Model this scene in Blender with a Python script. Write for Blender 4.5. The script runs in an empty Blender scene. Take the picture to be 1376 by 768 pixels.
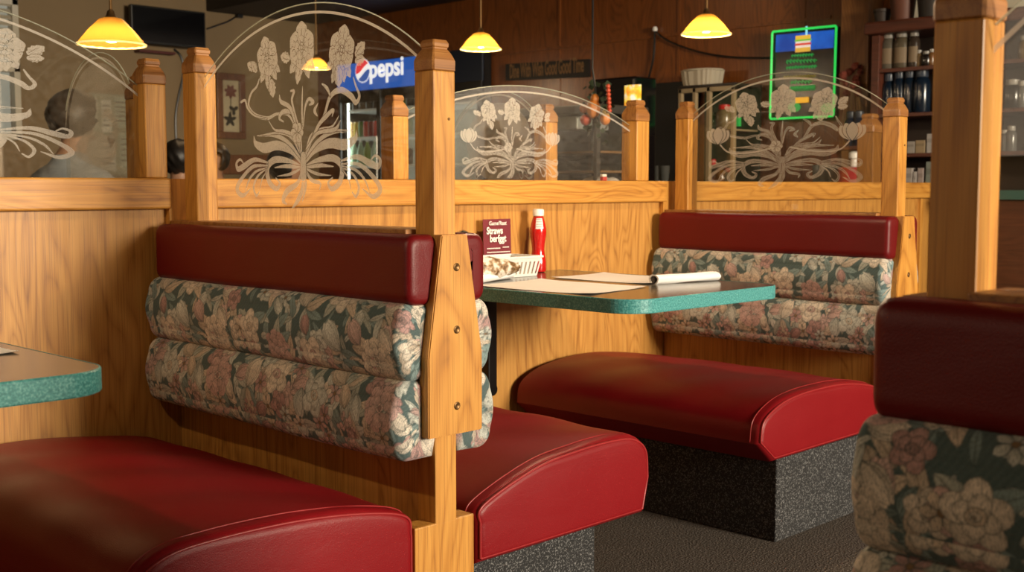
import bpy, bmesh, math, random
import numpy as np
from mathutils import Vector, Matrix
random.seed(7); rng = np.random.default_rng(7)
PI = math.pi
SC = bpy.context.scene; COL = SC.collection

# ------------------------------------------------------------------ camera model
F_PX, CX, CY, H = 1604.0, 688.0, 384.0, 1.05
PITCH = math.radians(4.74); A2 = math.radians(44.87)

def ray(u, v):
    x = (u - CX) / F_PX; y = -(v - CY) / F_PX
    F = math.cos(PITCH) + y * math.sin(PITCH); Z = -math.sin(PITCH) + y * math.cos(PITCH)
    return F * math.cos(A2) + x * math.sin(A2), F * math.sin(A2) - x * math.cos(A2), Z
def on_x(u, v, X):
    a, b, c = ray(u, v); t = X / a; return Vector((X, b * t, H + c * t))
def on_y(u, v, Y):
    a, b, c = ray(u, v); t = Y / b; return Vector((a * t, Y, H + c * t))
def on_z(u, v, Z):
    a, b, c = ray(u, v); t = (Z - H) / c; return Vector((a * t, b * t, Z))

# ------------------------------------------------------------------ materials
class NT:
    def __init__(s, name):
        s.m = bpy.data.materials.new(name); s.m.use_nodes = True
        s.t = s.m.node_tree; s.t.nodes.clear()
        s.out = s.t.nodes.new('ShaderNodeOutputMaterial')
    def n(s, typ, **kw):
        nd = s.t.nodes.new('ShaderNode' + typ)
        for k, v in kw.items():
            if k.startswith('_'): setattr(nd, k[1:], v)
            else:
                key = int(k[1:]) if k[0] == 'i' and k[1:].isdigit() else k.replace('__', ' ')
                if hasattr(v, 'is_output') or isinstance(v, bpy.types.NodeSocket): s.t.links.new(v, nd.inputs[key])
                else: nd.inputs[key].default_value = v
        return nd
    def link(s, a, b): s.t.links.new(a, b)
    def math(s, op, a, b=0.0, clamp=False):
        nd = s.n('Math', _operation=op, _use_clamp=clamp)
        for i, v in enumerate((a, b)):
            if isinstance(v, bpy.types.NodeSocket): s.link(v, nd.inputs[i])
            else: nd.inputs[i].default_value = v
        return nd.outputs[0]
    def ramp(s, fac, stops):
        nd = s.n('ValToRGB', Fac=fac); cr = nd.color_ramp
        while len(cr.elements) < len(stops): cr.elements.new(0.5)
        for e, (p, c) in zip(cr.elements, stops):
            e.position = p; e.color = (*c, 1) if len(c) == 3 else c
        return nd.outputs[0]
    def mix(s, fac, a, b, mode='MIX'):
        nd = s.n('Mix', _data_type='RGBA', _blend_type=mode)
        for i, v in ((0, fac), (6, a), (7, b)):
            if isinstance(v, bpy.types.NodeSocket): s.link(v, nd.inputs[i])
            else: nd.inputs[i].default_value = v if i == 0 or len(v) == 4 else (*v, 1)
        return nd.outputs[2]
    def obj(s, scale=(1, 1, 1), loc=(0, 0, 0)):
        tc = s.n('TexCoord')
        mp = s.n('Mapping', Vector=tc.outputs['Object'], Scale=scale, Location=loc)
        return mp.outputs[0]
    def bsdf(s, **kw):
        b = s.n('BsdfPrincipled', **kw); s.link(b.outputs[0], s.out.inputs[0]); return b
    def bump(s, h, dist, strength=1.0):
        return s.n('Bump', Height=h, Distance=dist, Strength=strength).outputs[0]

def plain(name, c, rough=.5, metal=0.0, emit=None, es=0, coat=0, spec=.5):
    k = NT(name); tx = k.obj((1, 1, 1))
    nz = k.n('TexNoise', Vector=tx, Scale=14.0, Detail=3.0).outputs['Fac']
    col = k.mix(k.math('MULTIPLY', nz, .35), c, tuple(x * .75 for x in c))
    b = k.bsdf(Base__Color=col, Roughness=rough, Metallic=metal)
    b.inputs['Coat Weight'].default_value = coat
    b.inputs['Specular IOR Level'].default_value = spec
    if emit:
        b.inputs['Emission Color'].default_value = (*emit, 1); b.inputs['Emission Strength'].default_value = es
    return k.m

def wood(name, axis, light, mid, dark, rough=.42, seed=0.0, scale=1.0, cathedral=.5, coat=.06):
    """oak: long grain streaks and fine pores running along one axis"""
    k = NT(name)
    def st(a, l): v = [a * scale] * 3; v[axis] = l * scale; return tuple(v)
    w0 = k.n('TexNoise', Vector=k.obj(st(3.0, .8), (seed, seed * .7, seed * .3)), Scale=1.0, Detail=2.0).outputs['Color']
    vec = k.n('VectorMath', _operation='MULTIPLY_ADD', i0=w0, i1=(.5, .5, .5), i2=k.obj(st(1, 1), (seed, seed, seed))).outputs[0]
    big = k.n('TexNoise', Vector=k.n('Mapping', Vector=vec, Scale=st(5.5, .32)).outputs[0], Scale=1.0, Detail=2.0).outputs['Fac']
    rings = k.math('ABSOLUTE', k.math('SINE', k.math('MULTIPLY', big, 52.0)))
    streak = k.n('TexNoise', Vector=k.obj(st(80, .7), (seed, 0, 0)), Scale=1.0, Detail=4.0, Roughness=.6).outputs['Fac']
    pores = k.n('TexNoise', Vector=k.obj(st(330, 5), (0, seed, 0)), Scale=1.0, Detail=2.0).outputs['Fac']
    mix1 = k.math('ADD', k.math('MULTIPLY', rings, cathedral * .55), k.math('MULTIPLY', streak, 1 - cathedral * .55))
    col = k.ramp(mix1, [(.18, dark), (.42, mid), (.75, light)])
    pm = k.ramp(pores, [(.36, (0, 0, 0)), (.47, (1, 1, 1))])
    col = k.mix(k.math('MULTIPLY', k.math('SUBTRACT', 1.0, pm), .42), col, dark)
    blot = k.n('TexNoise', Vector=k.obj((2.2, 2.2, 2.2), (seed, 3, 1)), Scale=1.0, Detail=2.0).outputs['Fac']
    col = k.mix(k.math('MULTIPLY', blot, .38), col, tuple(m * .72 for m in mid))
    k.bsdf(Base__Color=col, Roughness=k.math('ADD', rough, k.math('MULTIPLY', pores, .12)), Coat__Weight=coat, Coat__Roughness=.25,
           Normal=k.bump(k.math('ADD', pores, k.math('MULTIPLY', streak, .5)), .0006, .5))
    return k.m

OAK = ((.66, .325, .062), (.50, .215, .032), (.20, .064, .008))
OAKP = ((.62, .315, .072), (.45, .20, .038), (.17, .058, .010))
oak_z = wood('oak_upright_grain', 2, *OAK, seed=1.0)
oak_x = wood('oak_lengthwise_grain', 0, *OAK, seed=5.0)
oak_y = wood('oak_crosswise_grain', 1, *OAK, seed=8.0)
oak_panel = wood('oak_veneer_panel', 2, *OAKP, seed=11.0, cathedral=.5, rough=.42)
oak_shaded = wood('oak_in_shade', 2, (.34, .15, .03), (.24, .095, .016), (.09, .03, .005), seed=14.0)  # darker copy of the oak, shade painted into the far post
oak_cap = wood('oak_cap_wood', 0, (.42, .19, .05), (.30, .12, .028), (.12, .04, .008), seed=3.0)
dark_ply = wood('dark_stained_panel', 2, (.25, .072, .012), (.165, .044, .006), (.065, .017, .002), seed=20., cathedral=.6, rough=.28, coat=.4)
dark_wood = wood('mahogany_cabinet_wood', 1, (.11, .03, .014), (.075, .018, .008), (.03, .007, .003), seed=23., rough=.4)
chair_wood = wood('brown_chair_wood', 2, (.2, .075, .03), (.13, .045, .018), (.05, .018, .006), seed=27., rough=.4)

def leather(name, c1, c2):
    k = NT(name)
    big = k.n('TexNoise', Vector=k.obj((3, 5, 3)), Scale=1.0, Detail=3.0).outputs['Fac']
    grain = k.n('TexVoronoi', Vector=k.obj((1, 1, 1)), Scale=520.0).outputs['Distance']
    wr = k.n('TexNoise', Vector=k.obj((9, 3.0, 14)), Scale=1.0, Detail=4.0, Roughness=.55, Distortion=.8).outputs['Fac']
    col = k.mix(big, c1, c2)
    h = k.math('ADD', k.math('MULTIPLY', wr, 5.0), grain)
    r = k.math('ADD', .34, k.math('MULTIPLY', big, .16))
    k.bsdf(Base__Color=col, Roughness=r, Specular__IOR__Level=.33, Normal=k.bump(h, .0005, .5))
    return k.m
red_leather = leather('red_vinyl', (.172, .003, .006, 1), (.225, .0045, .008, 1))
burgundy = leather('burgundy_vinyl', (.105, .0020, .0034, 1), (.14, .003, .0045, 1))
piping_m = plain('red_piping', (.30, .02, .022), .35)

def tapestry():
    k = NT('floral_tapestry')
    at = k.n('Attribute', _attribute_name='pattern'); uv = k.n('Attribute', _attribute_name='cloth')
    wv = k.n('TexNoise', Vector=uv.outputs['Vector'], Scale=900.0, Detail=1.0).outputs['Fac']
    wv2 = k.n('TexNoise', Vector=uv.outputs['Vector'], Scale=330.0, Detail=2.0).outputs['Fac']
    hs = k.n('TexNoise', Vector=k.n('Mapping', Vector=uv.outputs['Vector'], Scale=(620, 150, 1), Rotation=(0, 0, .6)).outputs[0], Scale=1.0, Detail=1.0).outputs['Fac']
    base = k.mix(k.math('MULTIPLY', k.math('SUBTRACT', hs, .47, True), 2.6, True), at.outputs['Color'], (.10, .13, .125, 1))
    col = k.mix(k.math('MULTIPLY', k.math('SUBTRACT', wv2, .42), .9, True), base, (.07, .075, .065, 1))
    k.bsdf(Base__Color=col, Roughness=.85, Specular__IOR__Level=.2, Sheen__Weight=.12, Normal=k.bump(wv, .0012, .7))
    return k.m
cloth_m = tapestry()

def glass_mat():
    k = NT('clear_pane_glass')
    fc = k.n('LayerWeight', Blend=.5).outputs['Facing']
    fr = k.math('ADD', .03, k.math('MULTIPLY', k.math('POWER', fc, 5.0), .9), True)
    tr = k.n('BsdfTransparent', Color=(.96, .955, .93, 1)); gl = k.n('BsdfGlossy', Roughness=.015, Color=(1, 1, 1, 1))
    sp = k.n('TexNoise', Vector=k.obj((60, 60, 60)), Scale=1.0, Detail=4.0).outputs['Fac']
    df = k.n('BsdfDiffuse', Color=(.75, .7, .6, 1))
    m1 = k.n('MixShader', Fac=k.math('MULTIPLY', k.math('SUBTRACT', sp, .35, True), .06), i1=tr.outputs[0], i2=df.outputs[0])
    m2 = k.n('MixShader', Fac=fr, i1=m1.outputs[0], i2=gl.outputs[0])
    k.link(m2.outputs[0], k.out.inputs[0]); return k.m
glass_m = glass_mat()
def frost_mat(name, op, col=(.80, .74, .66, 1)):
    k = NT(name)
    sp = k.n('TexNoise', Vector=k.obj((1, 1, 1)), Scale=240.0, Detail=3.0).outputs['Fac']
    tr = k.n('BsdfTransparent'); df = k.n('BsdfDiffuse', Color=col); tl = k.n('BsdfTranslucent', Color=col)
    d = k.n('MixShader', Fac=.55, i1=df.outputs[0], i2=tl.outputs[0])
    m = k.n('MixShader', Fac=k.math('ADD', op - .12, k.math('MULTIPLY', sp, .24), True), i1=tr.outputs[0], i2=d.outputs[0])
    k.link(m.outputs[0], k.out.inputs[0]); return k.m
frost_m = frost_mat('etched_frost', .70)
frost_soft = frost_mat('etched_frost_thin', .36)
edge_m = frost_mat('ground_glass_edge', .55, (.72, .74, .62, 1))

def carpet(name, base, speck, sc=260.0):
    k = NT(name); o = k.obj((1, 1, 1))
    a = k.n('TexNoise', Vector=o, Scale=sc, Detail=2.0).outputs['Fac']; b = k.n('TexNoise', Vector=o, Scale=sc * 2.3, Detail=1.0).outputs['Fac']
    c = k.n('TexNoise', Vector=o, Scale=6.0, Detail=2.0).outputs['Fac']
    f = k.math('MULTIPLY', a, b)
    col = k.ramp(f, [(.2, base), (.3, tuple(x * 1.6 for x in base)), (.36, speck)])
    col = k.mix(k.math('MULTIPLY', c, .4), col, tuple(x * .6 for x in base))
    k.bsdf(Base__Color=col, Roughness=.95, Specular__IOR__Level=.15, Normal=k.bump(a, .006, .9)); return k.m
floor_carpet = carpet('speckled_carpet', (.070, .058, .048), (.22, .19, .17), 150.)
base_carpet = carpet('speckled_base_cladding', (.030, .030, .031), (.22, .22, .22), 170.)

def laminate():
    k = NT('dark_laminate'); o = k.obj((1, 1, 1))
    a = k.n('TexNoise', Vector=o, Scale=60.0, Detail=5.0).outputs['Fac']
    k.bsdf(Base__Color=k.ramp(a, [(.35, (.055, .05, .038)), (.65, (.10, .092, .075))]), Roughness=.17, Specular__IOR__Level=.6); return k.m
lam_m = laminate()
def teal():
    k = NT('teal_edge_laminate'); o = k.obj((1, 1, 1))
    a = k.n('TexNoise', Vector=o, Scale=240.0, Detail=3.0).outputs['Fac']
    k.bsdf(Base__Color=k.ramp(a, [(.35, (.035, .20, .205)), (.52, (.065, .30, .295)), (.66, (.16, .42, .41))]), Roughness=.4); return k.m
teal_m = teal()
def plaster(name, c):
    k = NT(name); o = k.obj((1, 1, 1))
    a = k.n('TexNoise', Vector=o, Scale=1.2, Detail=5.0).outputs['Fac']; b = k.n('TexNoise', Vector=o, Scale=55.0, Detail=3.0).outputs['Fac']
    k.bsdf(Base__Color=k.mix(a, c, tuple(x * .72 for x in c[:3])), Roughness=.8, Normal=k.bump(b, .002, .4)); return k.m
tan_wall = plaster('tan_painted_plaster', (.27, .185, .095, 1))
cream_wall = plaster('cream_painted_plaster', (.62, .56, .42, 1))
ceil_m = plaster('brown_ceiling', (.10, .06, .035, 1))
black_m = plain('black_plastic', (.006, .006, .006), .35)
black_gloss = plain('black_gloss', (.004, .004, .005), .12)
blackmetal = plain('black_metal', (.012, .011, .010), .35, .6)
brass_m = plain('brass_screw', (.16, .085, .03), .45, .8)
chrome_m = plain('chrome', (.6, .58, .54), .2, 1.0)
white_m = plain('white_plastic', (.78, .76, .72), .4)
paper_m = plain('white_paper', (.84, .80, .75), .7)
mat_paper = plain('cream_placemat_paper', (.80, .73, .68), .75)
napkin_m = plain('white_napkin', (.86, .83, .80), .8)
maroon_m = plain('maroon_card', (.16, .012, .022), .5)
ketchup_m = plain('ketchup_red', (.50, .008, .006), .18, coat=.6)
label_white = plain('label_white', (.85, .82, .78), .5)
pink_m = plain('pink_print', (.75, .25, .25), .6)

# ------------------------------------------------------------------ scene helpers
def thing(name, label, cat, loc=(0, 0, 0), group=None):
    o = bpy.data.objects.new(name, None); COL.objects.link(o); o.location = loc; o.empty_display_size = .05
    o['label'] = label; o['category'] = cat
    if group: o['group'] = group
    return o
def tag(o, label, cat, group=None):
    o['label'] = label; o['category'] = cat
    if group: o['group'] = group
    return o
def wpos(o):
    v = Vector((0, 0, 0))
    while o is not None: v = v + o.location; o = o.parent
    return v
def put(name, bm, mats, parent=None, smooth=False, label=None, origin=None, local=False):
    me = bpy.data.meshes.new(name)
    if isinstance(bm, bmesh.types.BMesh):
        off = Vector((0, 0, 0)) if local else wpos(parent) if parent else (Vector(origin) if origin else Vector((0, 0, 0)))
        bmesh.ops.translate(bm, verts=bm.verts, vec=-off)
        bmesh.ops.recalc_face_normals(bm, faces=bm.faces)
        bm.to_mesh(me); bm.free()
    for m in (mats if isinstance(mats, (list, tuple)) else [mats]): me.materials.append(m)
    if smooth:
        me.polygons.foreach_set('use_smooth', [True] * len(me.polygons))
        if smooth != 'all': me.set_sharp_from_angle(angle=math.radians(38))
    o = bpy.data.objects.new(name, me); COL.objects.link(o)
    if parent: o.parent = parent
    elif origin: o.location = origin
    if label: o['label'] = label
    return o
def struct(name, bm, m):
    o = put(name, bm, m); o['kind'] = 'structure'; return o
def box(bm, x0, x1, y0, y1, z0, z1, bev=0.0, seg=2):
    r = bmesh.ops.create_cube(bm, size=1.0); vs = r['verts']
    for v in vs: v.co = Vector((x0 + (v.co.x + .5) * (x1 - x0), y0 + (v.co.y + .5) * (y1 - y0), z0 + (v.co.z + .5) * (z1 - z0)))
    if bev:
        es = list({e for v in vs for e in v.link_edges})
        bmesh.ops.bevel(bm, geom=es, offset=bev, segments=seg, affect='EDGES', profile=.5)
    return bm
def B(*a, **k): return box(bmesh.new(), *a, **k)
def prism(bm, pts, ext, bev=0.0):
    vs = [bm.verts.new(p) for p in pts]; f = bm.faces.new(vs)
    r = bmesh.ops.extrude_face_region(bm, geom=[f]); nv = [g for g in r['geom'] if isinstance(g, bmesh.types.BMVert)]
    bmesh.ops.translate(bm, verts=nv, vec=ext)
    if bev:
        es = list({e for v in vs + nv for e in v.link_edges})
        bmesh.ops.bevel(bm, geom=es, offset=bev, segments=2, affect='EDGES')
    return bm
def tube(bm, pts, r, n=8, caps=True):
    pts = [Vector(p) for p in pts]; rings = []; up = None
    for i, p in enumerate(pts):
        d = (pts[min(i + 1, len(pts) - 1)] - pts[max(i - 1, 0)])
        if d.length < 1e-9: d = Vector((0, 0, 1))
        d.normalize()
        if up is None: up = d.orthogonal().normalized()
        up = (up - d * up.dot(d)); up = up.normalized() if up.length > 1e-6 else d.orthogonal().normalized()
        sd = d.cross(up); rr = r[i] if isinstance(r, (list, tuple)) else r
        rings.append([bm.verts.new(p + (up * math.cos(a) + sd * math.sin(a)) * rr) for a in [2 * PI * k / n for k in range(n)]])
    for a, b in zip(rings, rings[1:]):
        for k in range(n): bm.faces.new((a[k], a[(k + 1) % n], b[(k + 1) % n], b[k]))
    if caps: bm.faces.new(rings[0]); bm.faces.new(rings[-1][::-1])
    return bm
def lathe(bm, prof, c=(0, 0, 0), n=24, square=False, cap=True):
    c = Vector(c); rings = []
    for r, z in prof:
        if square:
            k = .12 * r; q = [(r, -r + k), (r, r - k), (r - k, r), (-r + k, r), (-r, r - k), (-r, -r + k), (-r + k, -r), (r - k, -r)]
            rings.append([bm.verts.new(c + Vector((x, y, z))) for x, y in q])
        else: rings.append([bm.verts.new(c + Vector((r * math.cos(2 * PI * k / n), r * math.sin(2 * PI * k / n), z))) for k in range(n)])
    for a, b in zip(rings, rings[1:]):
        m = len(a)
        for k in range(m): bm.faces.new((a[k], a[(k + 1) % m], b[(k + 1) % m], b[k]))
    if cap: bm.faces.new(rings[0][::-1]); bm.faces.new(rings[-1])
    return bm
def catmull(pts, n=10):
    P = [np.array(p, float) for p in pts]; P = [2 * P[0] - P[1]] + P + [2 * P[-1] - P[-2]]; out = []
    for i in range(1, len(P) - 2):
        for k in range(n):
            t = k / n; a, b, c, d = P[i - 1:i + 3]
            out.append(.5 * ((2 * b) + (-a + c) * t + (2 * a - 5 * b + 4 * c - d) * t * t + (-a + 3 * b - 3 * c + d) * t ** 3))
    out.append(P[-2]); return out
def copy_tree(o, loc, label=None, group=None):
    r = o.copy(); COL.objects.link(r); r.location = loc
    if label: r['label'] = label
    if group: r['group'] = group
    for ch in list(o.children):
        c = ch.copy(); COL.objects.link(c); c.parent = r
        for g in list(ch.children):
            d = g.copy(); COL.objects.link(d); d.parent = c
    return r
def text(name, s, size, loc, rot, m, parent, ext=.0006, align='LEFT', off=0.0, sx=1.0):
    cu = bpy.data.curves.new(name, 'FONT'); cu.body = s; cu.size = size; cu.extrude = ext; cu.align_x = align; cu.offset = off
    tmp = bpy.data.objects.new(name, cu); COL.objects.link(tmp)
    me = bpy.data.meshes.new_from_object(tmp.evaluated_get(bpy.context.evaluated_depsgraph_get())); bpy.data.objects.remove(tmp); bpy.data.curves.remove(cu)
    me.name = name; me.materials.clear(); me.materials.append(m); o = bpy.data.objects.new(name, me); COL.objects.link(o)
    o.parent = parent; o.location = Vector(loc) - wpos(parent); o.rotation_euler = rot; o.scale = (sx, 1, 1)
    return o
ROT_NX = (PI / 2, 0, -PI / 2)      # reads from the -X side
ROT_NY = (PI / 2, 0, 0)            # reads from the -Y side

# ------------------------------------------------------------------ tapestry pattern (painted once as an array, stored on vertices)
TW, TH, TR = .62, .46, 1000         # tile size in metres, samples per metre
NX, NY = int(TW * TR), int(TH * TR)
IMG = np.zeros((NY, NX, 3)); IMG[:] = (.05, .092, .096)
yy, xx = np.mgrid[0:NY, 0:NX] / TR
hat = .5 + .5 * np.sin((xx * 1.0 + yy * .6) * 2 * PI / TW * 60 + 3 * np.sin(yy * 2 * PI / TH * 4))
IMG += (hat[..., None] ** 3) * np.array((.02, .026, .024)) + rng.normal(0, .012, (NY, NX, 1)) + .02
OUT = np.array((.030, .056, .060))
def paint(cx, cy, R, fn):
    n = int(R * TR) + 2; gx = np.arange(-n, n + 1); X, Y = np.meshgrid(gx / TR, gx / TR)
    m, c = fn(X, Y)
    ix = (int(cx * TR) + gx) % NX; iy = (int(cy * TR) + gx) % NY
    sub = IMG[np.ix_(iy, ix)]; IMG[np.ix_(iy, ix)] = sub * (1 - m[..., None]) + c * m[..., None]
def sm(e0, e1, x): t = np.clip((x - e0) / (e1 - e0), 0, 1); return t * t * (3 - 2 * t)
def petal(cx, cy, ang, L, W, col, p=1.0, lines=4, lw=.0016, curl=0.0, rib=False):
    col = np.array(col)
    def fn(X, Y):
        u = X * math.cos(ang) + Y * math.sin(ang); v = -X * math.sin(ang) + Y * math.cos(ang)
        v = v - curl * u * u / L
        t = np.clip(u / L, 1e-4, 1 - 1e-4); w = W * np.sin(PI * t ** p) ** .75
        d = np.where((u > 0) & (u < L), w - np.abs(v), -1.0)
        m = sm(-.0005, .0005, d)
        s = v / np.maximum(w, 1e-4)
        ln = np.abs((s * lines * .5 + .25) % 1 - .5) * 2
        shade = (.62 + .42 * t) * (1 - .34 * sm(.72, 1.0, ln) * sm(.02, .3, 1 - t))
        if rib: shade = shade * (1 - .55 * sm(.0014, .0004, np.abs(v)))
        c = col * shade[..., None]
        o = sm(lw, lw * .35, d)
        return m, c * (1 - o[..., None]) + OUT * o[..., None]
    paint(cx, cy, max(L, W) * 1.25, fn)
def disc(cx, cy, r, col, ell=1.0, ang=0, hi=.35, lw=.0014):
    col = np.array(col)
    def fn(X, Y):
        u = X * math.cos(ang) + Y * math.sin(ang); v = (-X * math.sin(ang) + Y * math.cos(ang)) / ell
        q = np.hypot(u, v); d = r - q; m = sm(-.0005, .0005, d)
        c = col * (1 - hi * (q / r) ** 2 * (.6 + .4 * np.sin(np.arctan2(v, u) * 5)))[..., None]
        o = sm(lw, lw * .35, d); return m, c * (1 - o[..., None]) + OUT * o[..., None]
    paint(cx, cy, r * 1.2, fn)
CREAM, PINK, ROSE, SAGE, TEALC, BUFF = (.86, .76, .64), (.70, .49, .45), (.56, .34, .32), (.50, .53, .47), (.28, .39, .39), (.76, .63, .50)
PALE = (.70, .72, .66)
def leaf(cx, cy, a, L, W, col, curl=.0): petal(cx, cy, a, L, W, col, p=.85, lines=7, curl=curl, rib=True)
def peony(cx, cy, R, c1, c2, rot=0.0):
    for rad, n, L, W in ((.42, 8, .60, .30), (.26, 7, .52, .27), (.12, 6, .44, .22)):
        for k in range(n):
            a = rot + 2 * PI * k / n + rad * 5 + rng.uniform(-.12, .12)
            cc = np.array(c1) * (1 - rad) + np.array(c2) * rad; cc = cc * rng.uniform(.88, 1.1)
            petal(cx + R * rad * .75 * math.cos(a), cy + R * rad * .75 * math.sin(a), a, R * L, R * W * rng.uniform(.9, 1.15), cc, p=1.7, lines=5)
    for k in range(4):
        a = rot + k * 1.6; petal(cx - R * .13 * math.cos(a), cy - R * .13 * math.sin(a), a, R * .32, R * .15, np.array(c1) * 1.08, p=1.6, lines=3)
    disc(cx, cy, R * .11, np.array(c2) * .6)
def rose(cx, cy, R, c1, c2, rot=0.0):
    for k in range(5):
        a = rot + 2 * PI * k / 5; disc(cx + R * .50 * math.cos(a), cy + R * .50 * math.sin(a), R * .46, np.array(c1) * rng.uniform(.85, 1.05), .85, a, .45)
    for k in range(4):
        a = rot + .6 + 2 * PI * k / 4; disc(cx + R * .26 * math.cos(a), cy + R * .26 * math.sin(a), R * .36, np.array(c1) * rng.uniform(.9, 1.08), .8, a, .5)
    disc(cx, cy, R * .30, c2, .8, rot, .5); disc(cx + R * .04, cy, R * .17, np.array(c1), .8, rot, .6); disc(cx + R * .05, cy - R * .02, R * .07, np.array(c2) * .5)
def tulip(cx, cy, a, L, c):
    for da, s in ((.42, .9), (-.42, .9), (.2, 1.0), (-.2, 1.0), (0, .96)):
        petal(cx, cy, a + da, L * s, L * .2, np.array(c) * rng.uniform(.88, 1.08), p=1.15, lines=3, curl=-da * .5)
def cluster(cx, cy, R, c):
    for k in range(26):
        q = R * math.sqrt(rng.uniform(0, 1)); a = rng.uniform(0, 2 * PI)
        disc(cx + q * math.cos(a), cy + q * math.sin(a), R * rng.uniform(.16, .24), np.array(c) * rng.uniform(.75, 1.15), lw=.0012)
def daisy(cx, cy, R, c):
    r0 = rng.uniform(0, 6)
    for k in range(6): petal(cx, cy, r0 + k * PI / 3, R, R * .30, np.array(c) * rng.uniform(.9, 1.1), p=1.5, lines=2)
    disc(cx, cy, R * .22, (.25, .14, .06))
for k in range(260):
    leaf(rng.uniform(0, TW), rng.uniform(0, TH), rng.uniform(0, 2 * PI), rng.uniform(.03, .075), rng.uniform(.006, .014),
         [SAGE, TEALC, PALE, BUFF, TEALC][k % 5], rng.uniform(-.5, .5))
spots = [('p', .09, .10, .052, PINK, ROSE), ('r', .245, .075, .050, CREAM, BUFF), ('t', .36, .03, 1.2, .085, CREAM), ('p', .50, .095, .055, CREAM, PINK),
         ('c', .165, .165, .030, ROSE), ('r', .06, .265, .052, CREAM, PINK), ('t', .17, .22, 1.9, .080, CREAM), ('p', .30, .235, .056, PINK, ROSE), ('c', .415, .18, .030, PINK),
         ('r', .53, .235, .048, PALE, BUFF), ('t', .43, .27, .6, .075, BUFF), ('d', .365, .145, .024, PALE), ('d', .15, .32, .024, CREAM), ('p', .11, .40, .054, CREAM, BUFF),
         ('c', .235, .345, .032, ROSE), ('r', .335, .385, .052, CREAM, PINK), ('t', .23, .405, .9, .08, PALE), ('p', .47, .385, .054, PINK, ROSE), ('c', .58, .335, .030, PINK),
         ('r', .575, .43, .046, CREAM, BUFF), ('d', .40, .315, .023, CREAM), ('d', .02, .18, .022, PALE), ('d', .59, .165, .024, CREAM)]
for s in spots:
    x, y = s[1], s[2]
    for k in range(4): leaf(x, y, rng.uniform(0, 2 * PI), rng.uniform(.06, .085), rng.uniform(.011, .017), [SAGE, PALE, TEALC, BUFF][k], rng.uniform(-.4, .4))
for k in range(110):
    x, y = rng.uniform(0, TW), rng.uniform(0, TH); c = [CREAM, PINK, BUFF, PALE, ROSE][k % 5]
    if k % 3 == 0: rose(x, y, rng.uniform(.026, .036), c, np.array(c) * .7, rng.uniform(0, 6))
    elif k % 3 == 1: tulip(x, y, rng.uniform(0, 6.28), rng.uniform(.045, .065), c)
    else: daisy(x, y, rng.uniform(.02, .028), c)
for s in spots:
    x, y = s[1], s[2]
    if s[0] == 'p': peony(x, y, s[3], s[4], s[5], rng.uniform(0, 6))
    elif s[0] == 'r': rose(x, y, s[3], s[4], s[5], rng.uniform(0, 6))
    elif s[0] == 't': tulip(x, y, s[3], s[4], s[5])
    elif s[0] == 'c': cluster(x, y, s[3], s[4])
    else: daisy(x, y, s[3], s[4])
def pattern(u, v):
    a = (np.asarray(u) * TR).astype(int) % NX; b = (np.asarray(v) * TR).astype(int) % NY
    acc = 0
    for da in (0, 1):
        for db in (0, 1): acc = acc + IMG[(b + db) % NY, (a + da) % NX]
    return acc / 4

# ------------------------------------------------------------------ upholstery
def bulge_profile(xf, xb, z0, z1, r, step, belly=0.0):
    """closed loop in (x, z): front (xf) -> top -> back (xb) -> bottom, with arc lengths"""
    s = 1 if xb > xf else -1; pts = []
    def arc(cx, cz, rx, rz, a0, a1):
        n = max(3, int(abs(a1 - a0) * max(rx, rz) / step))
        for k in range(n): a = a0 + (a1 - a0) * k / n; pts.append((cx + rx * math.cos(a), cz + rz * math.sin(a)))
    def line(p, q, n=None):
        n = n or max(1, int(math.hypot(q[0] - p[0], q[1] - p[1]) / step))
        for k in range(n): pts.append((p[0] + (q[0] - p[0]) * k / n, p[1] + (q[1] - p[1]) * k / n))
    n = max(2, int((z1 - z0 - 2 * r) / step))
    for k in range(n):
        t = k / n; pts.append((xf - s * belly * math.sin(PI * t), z0 + r + (z1 - z0 - 2 * r) * t))
    sgn = -s
    def q(a): return a if s < 0 else PI - a
    arc(xf + s * r, z1 - r, r, r, q(0), q(PI / 2))
    line((xf + s * r, z1), (xb - s * .008, z1))
    line((xb, z1 - .008), (xb, z0 + .008), 6)
    line((xb - s * .008, z0), (xf + s * r, z0))
    arc(xf + s * r, z0 + r, r, r, q(-PI / 2), q(0))
    return np.array(pts)
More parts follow.
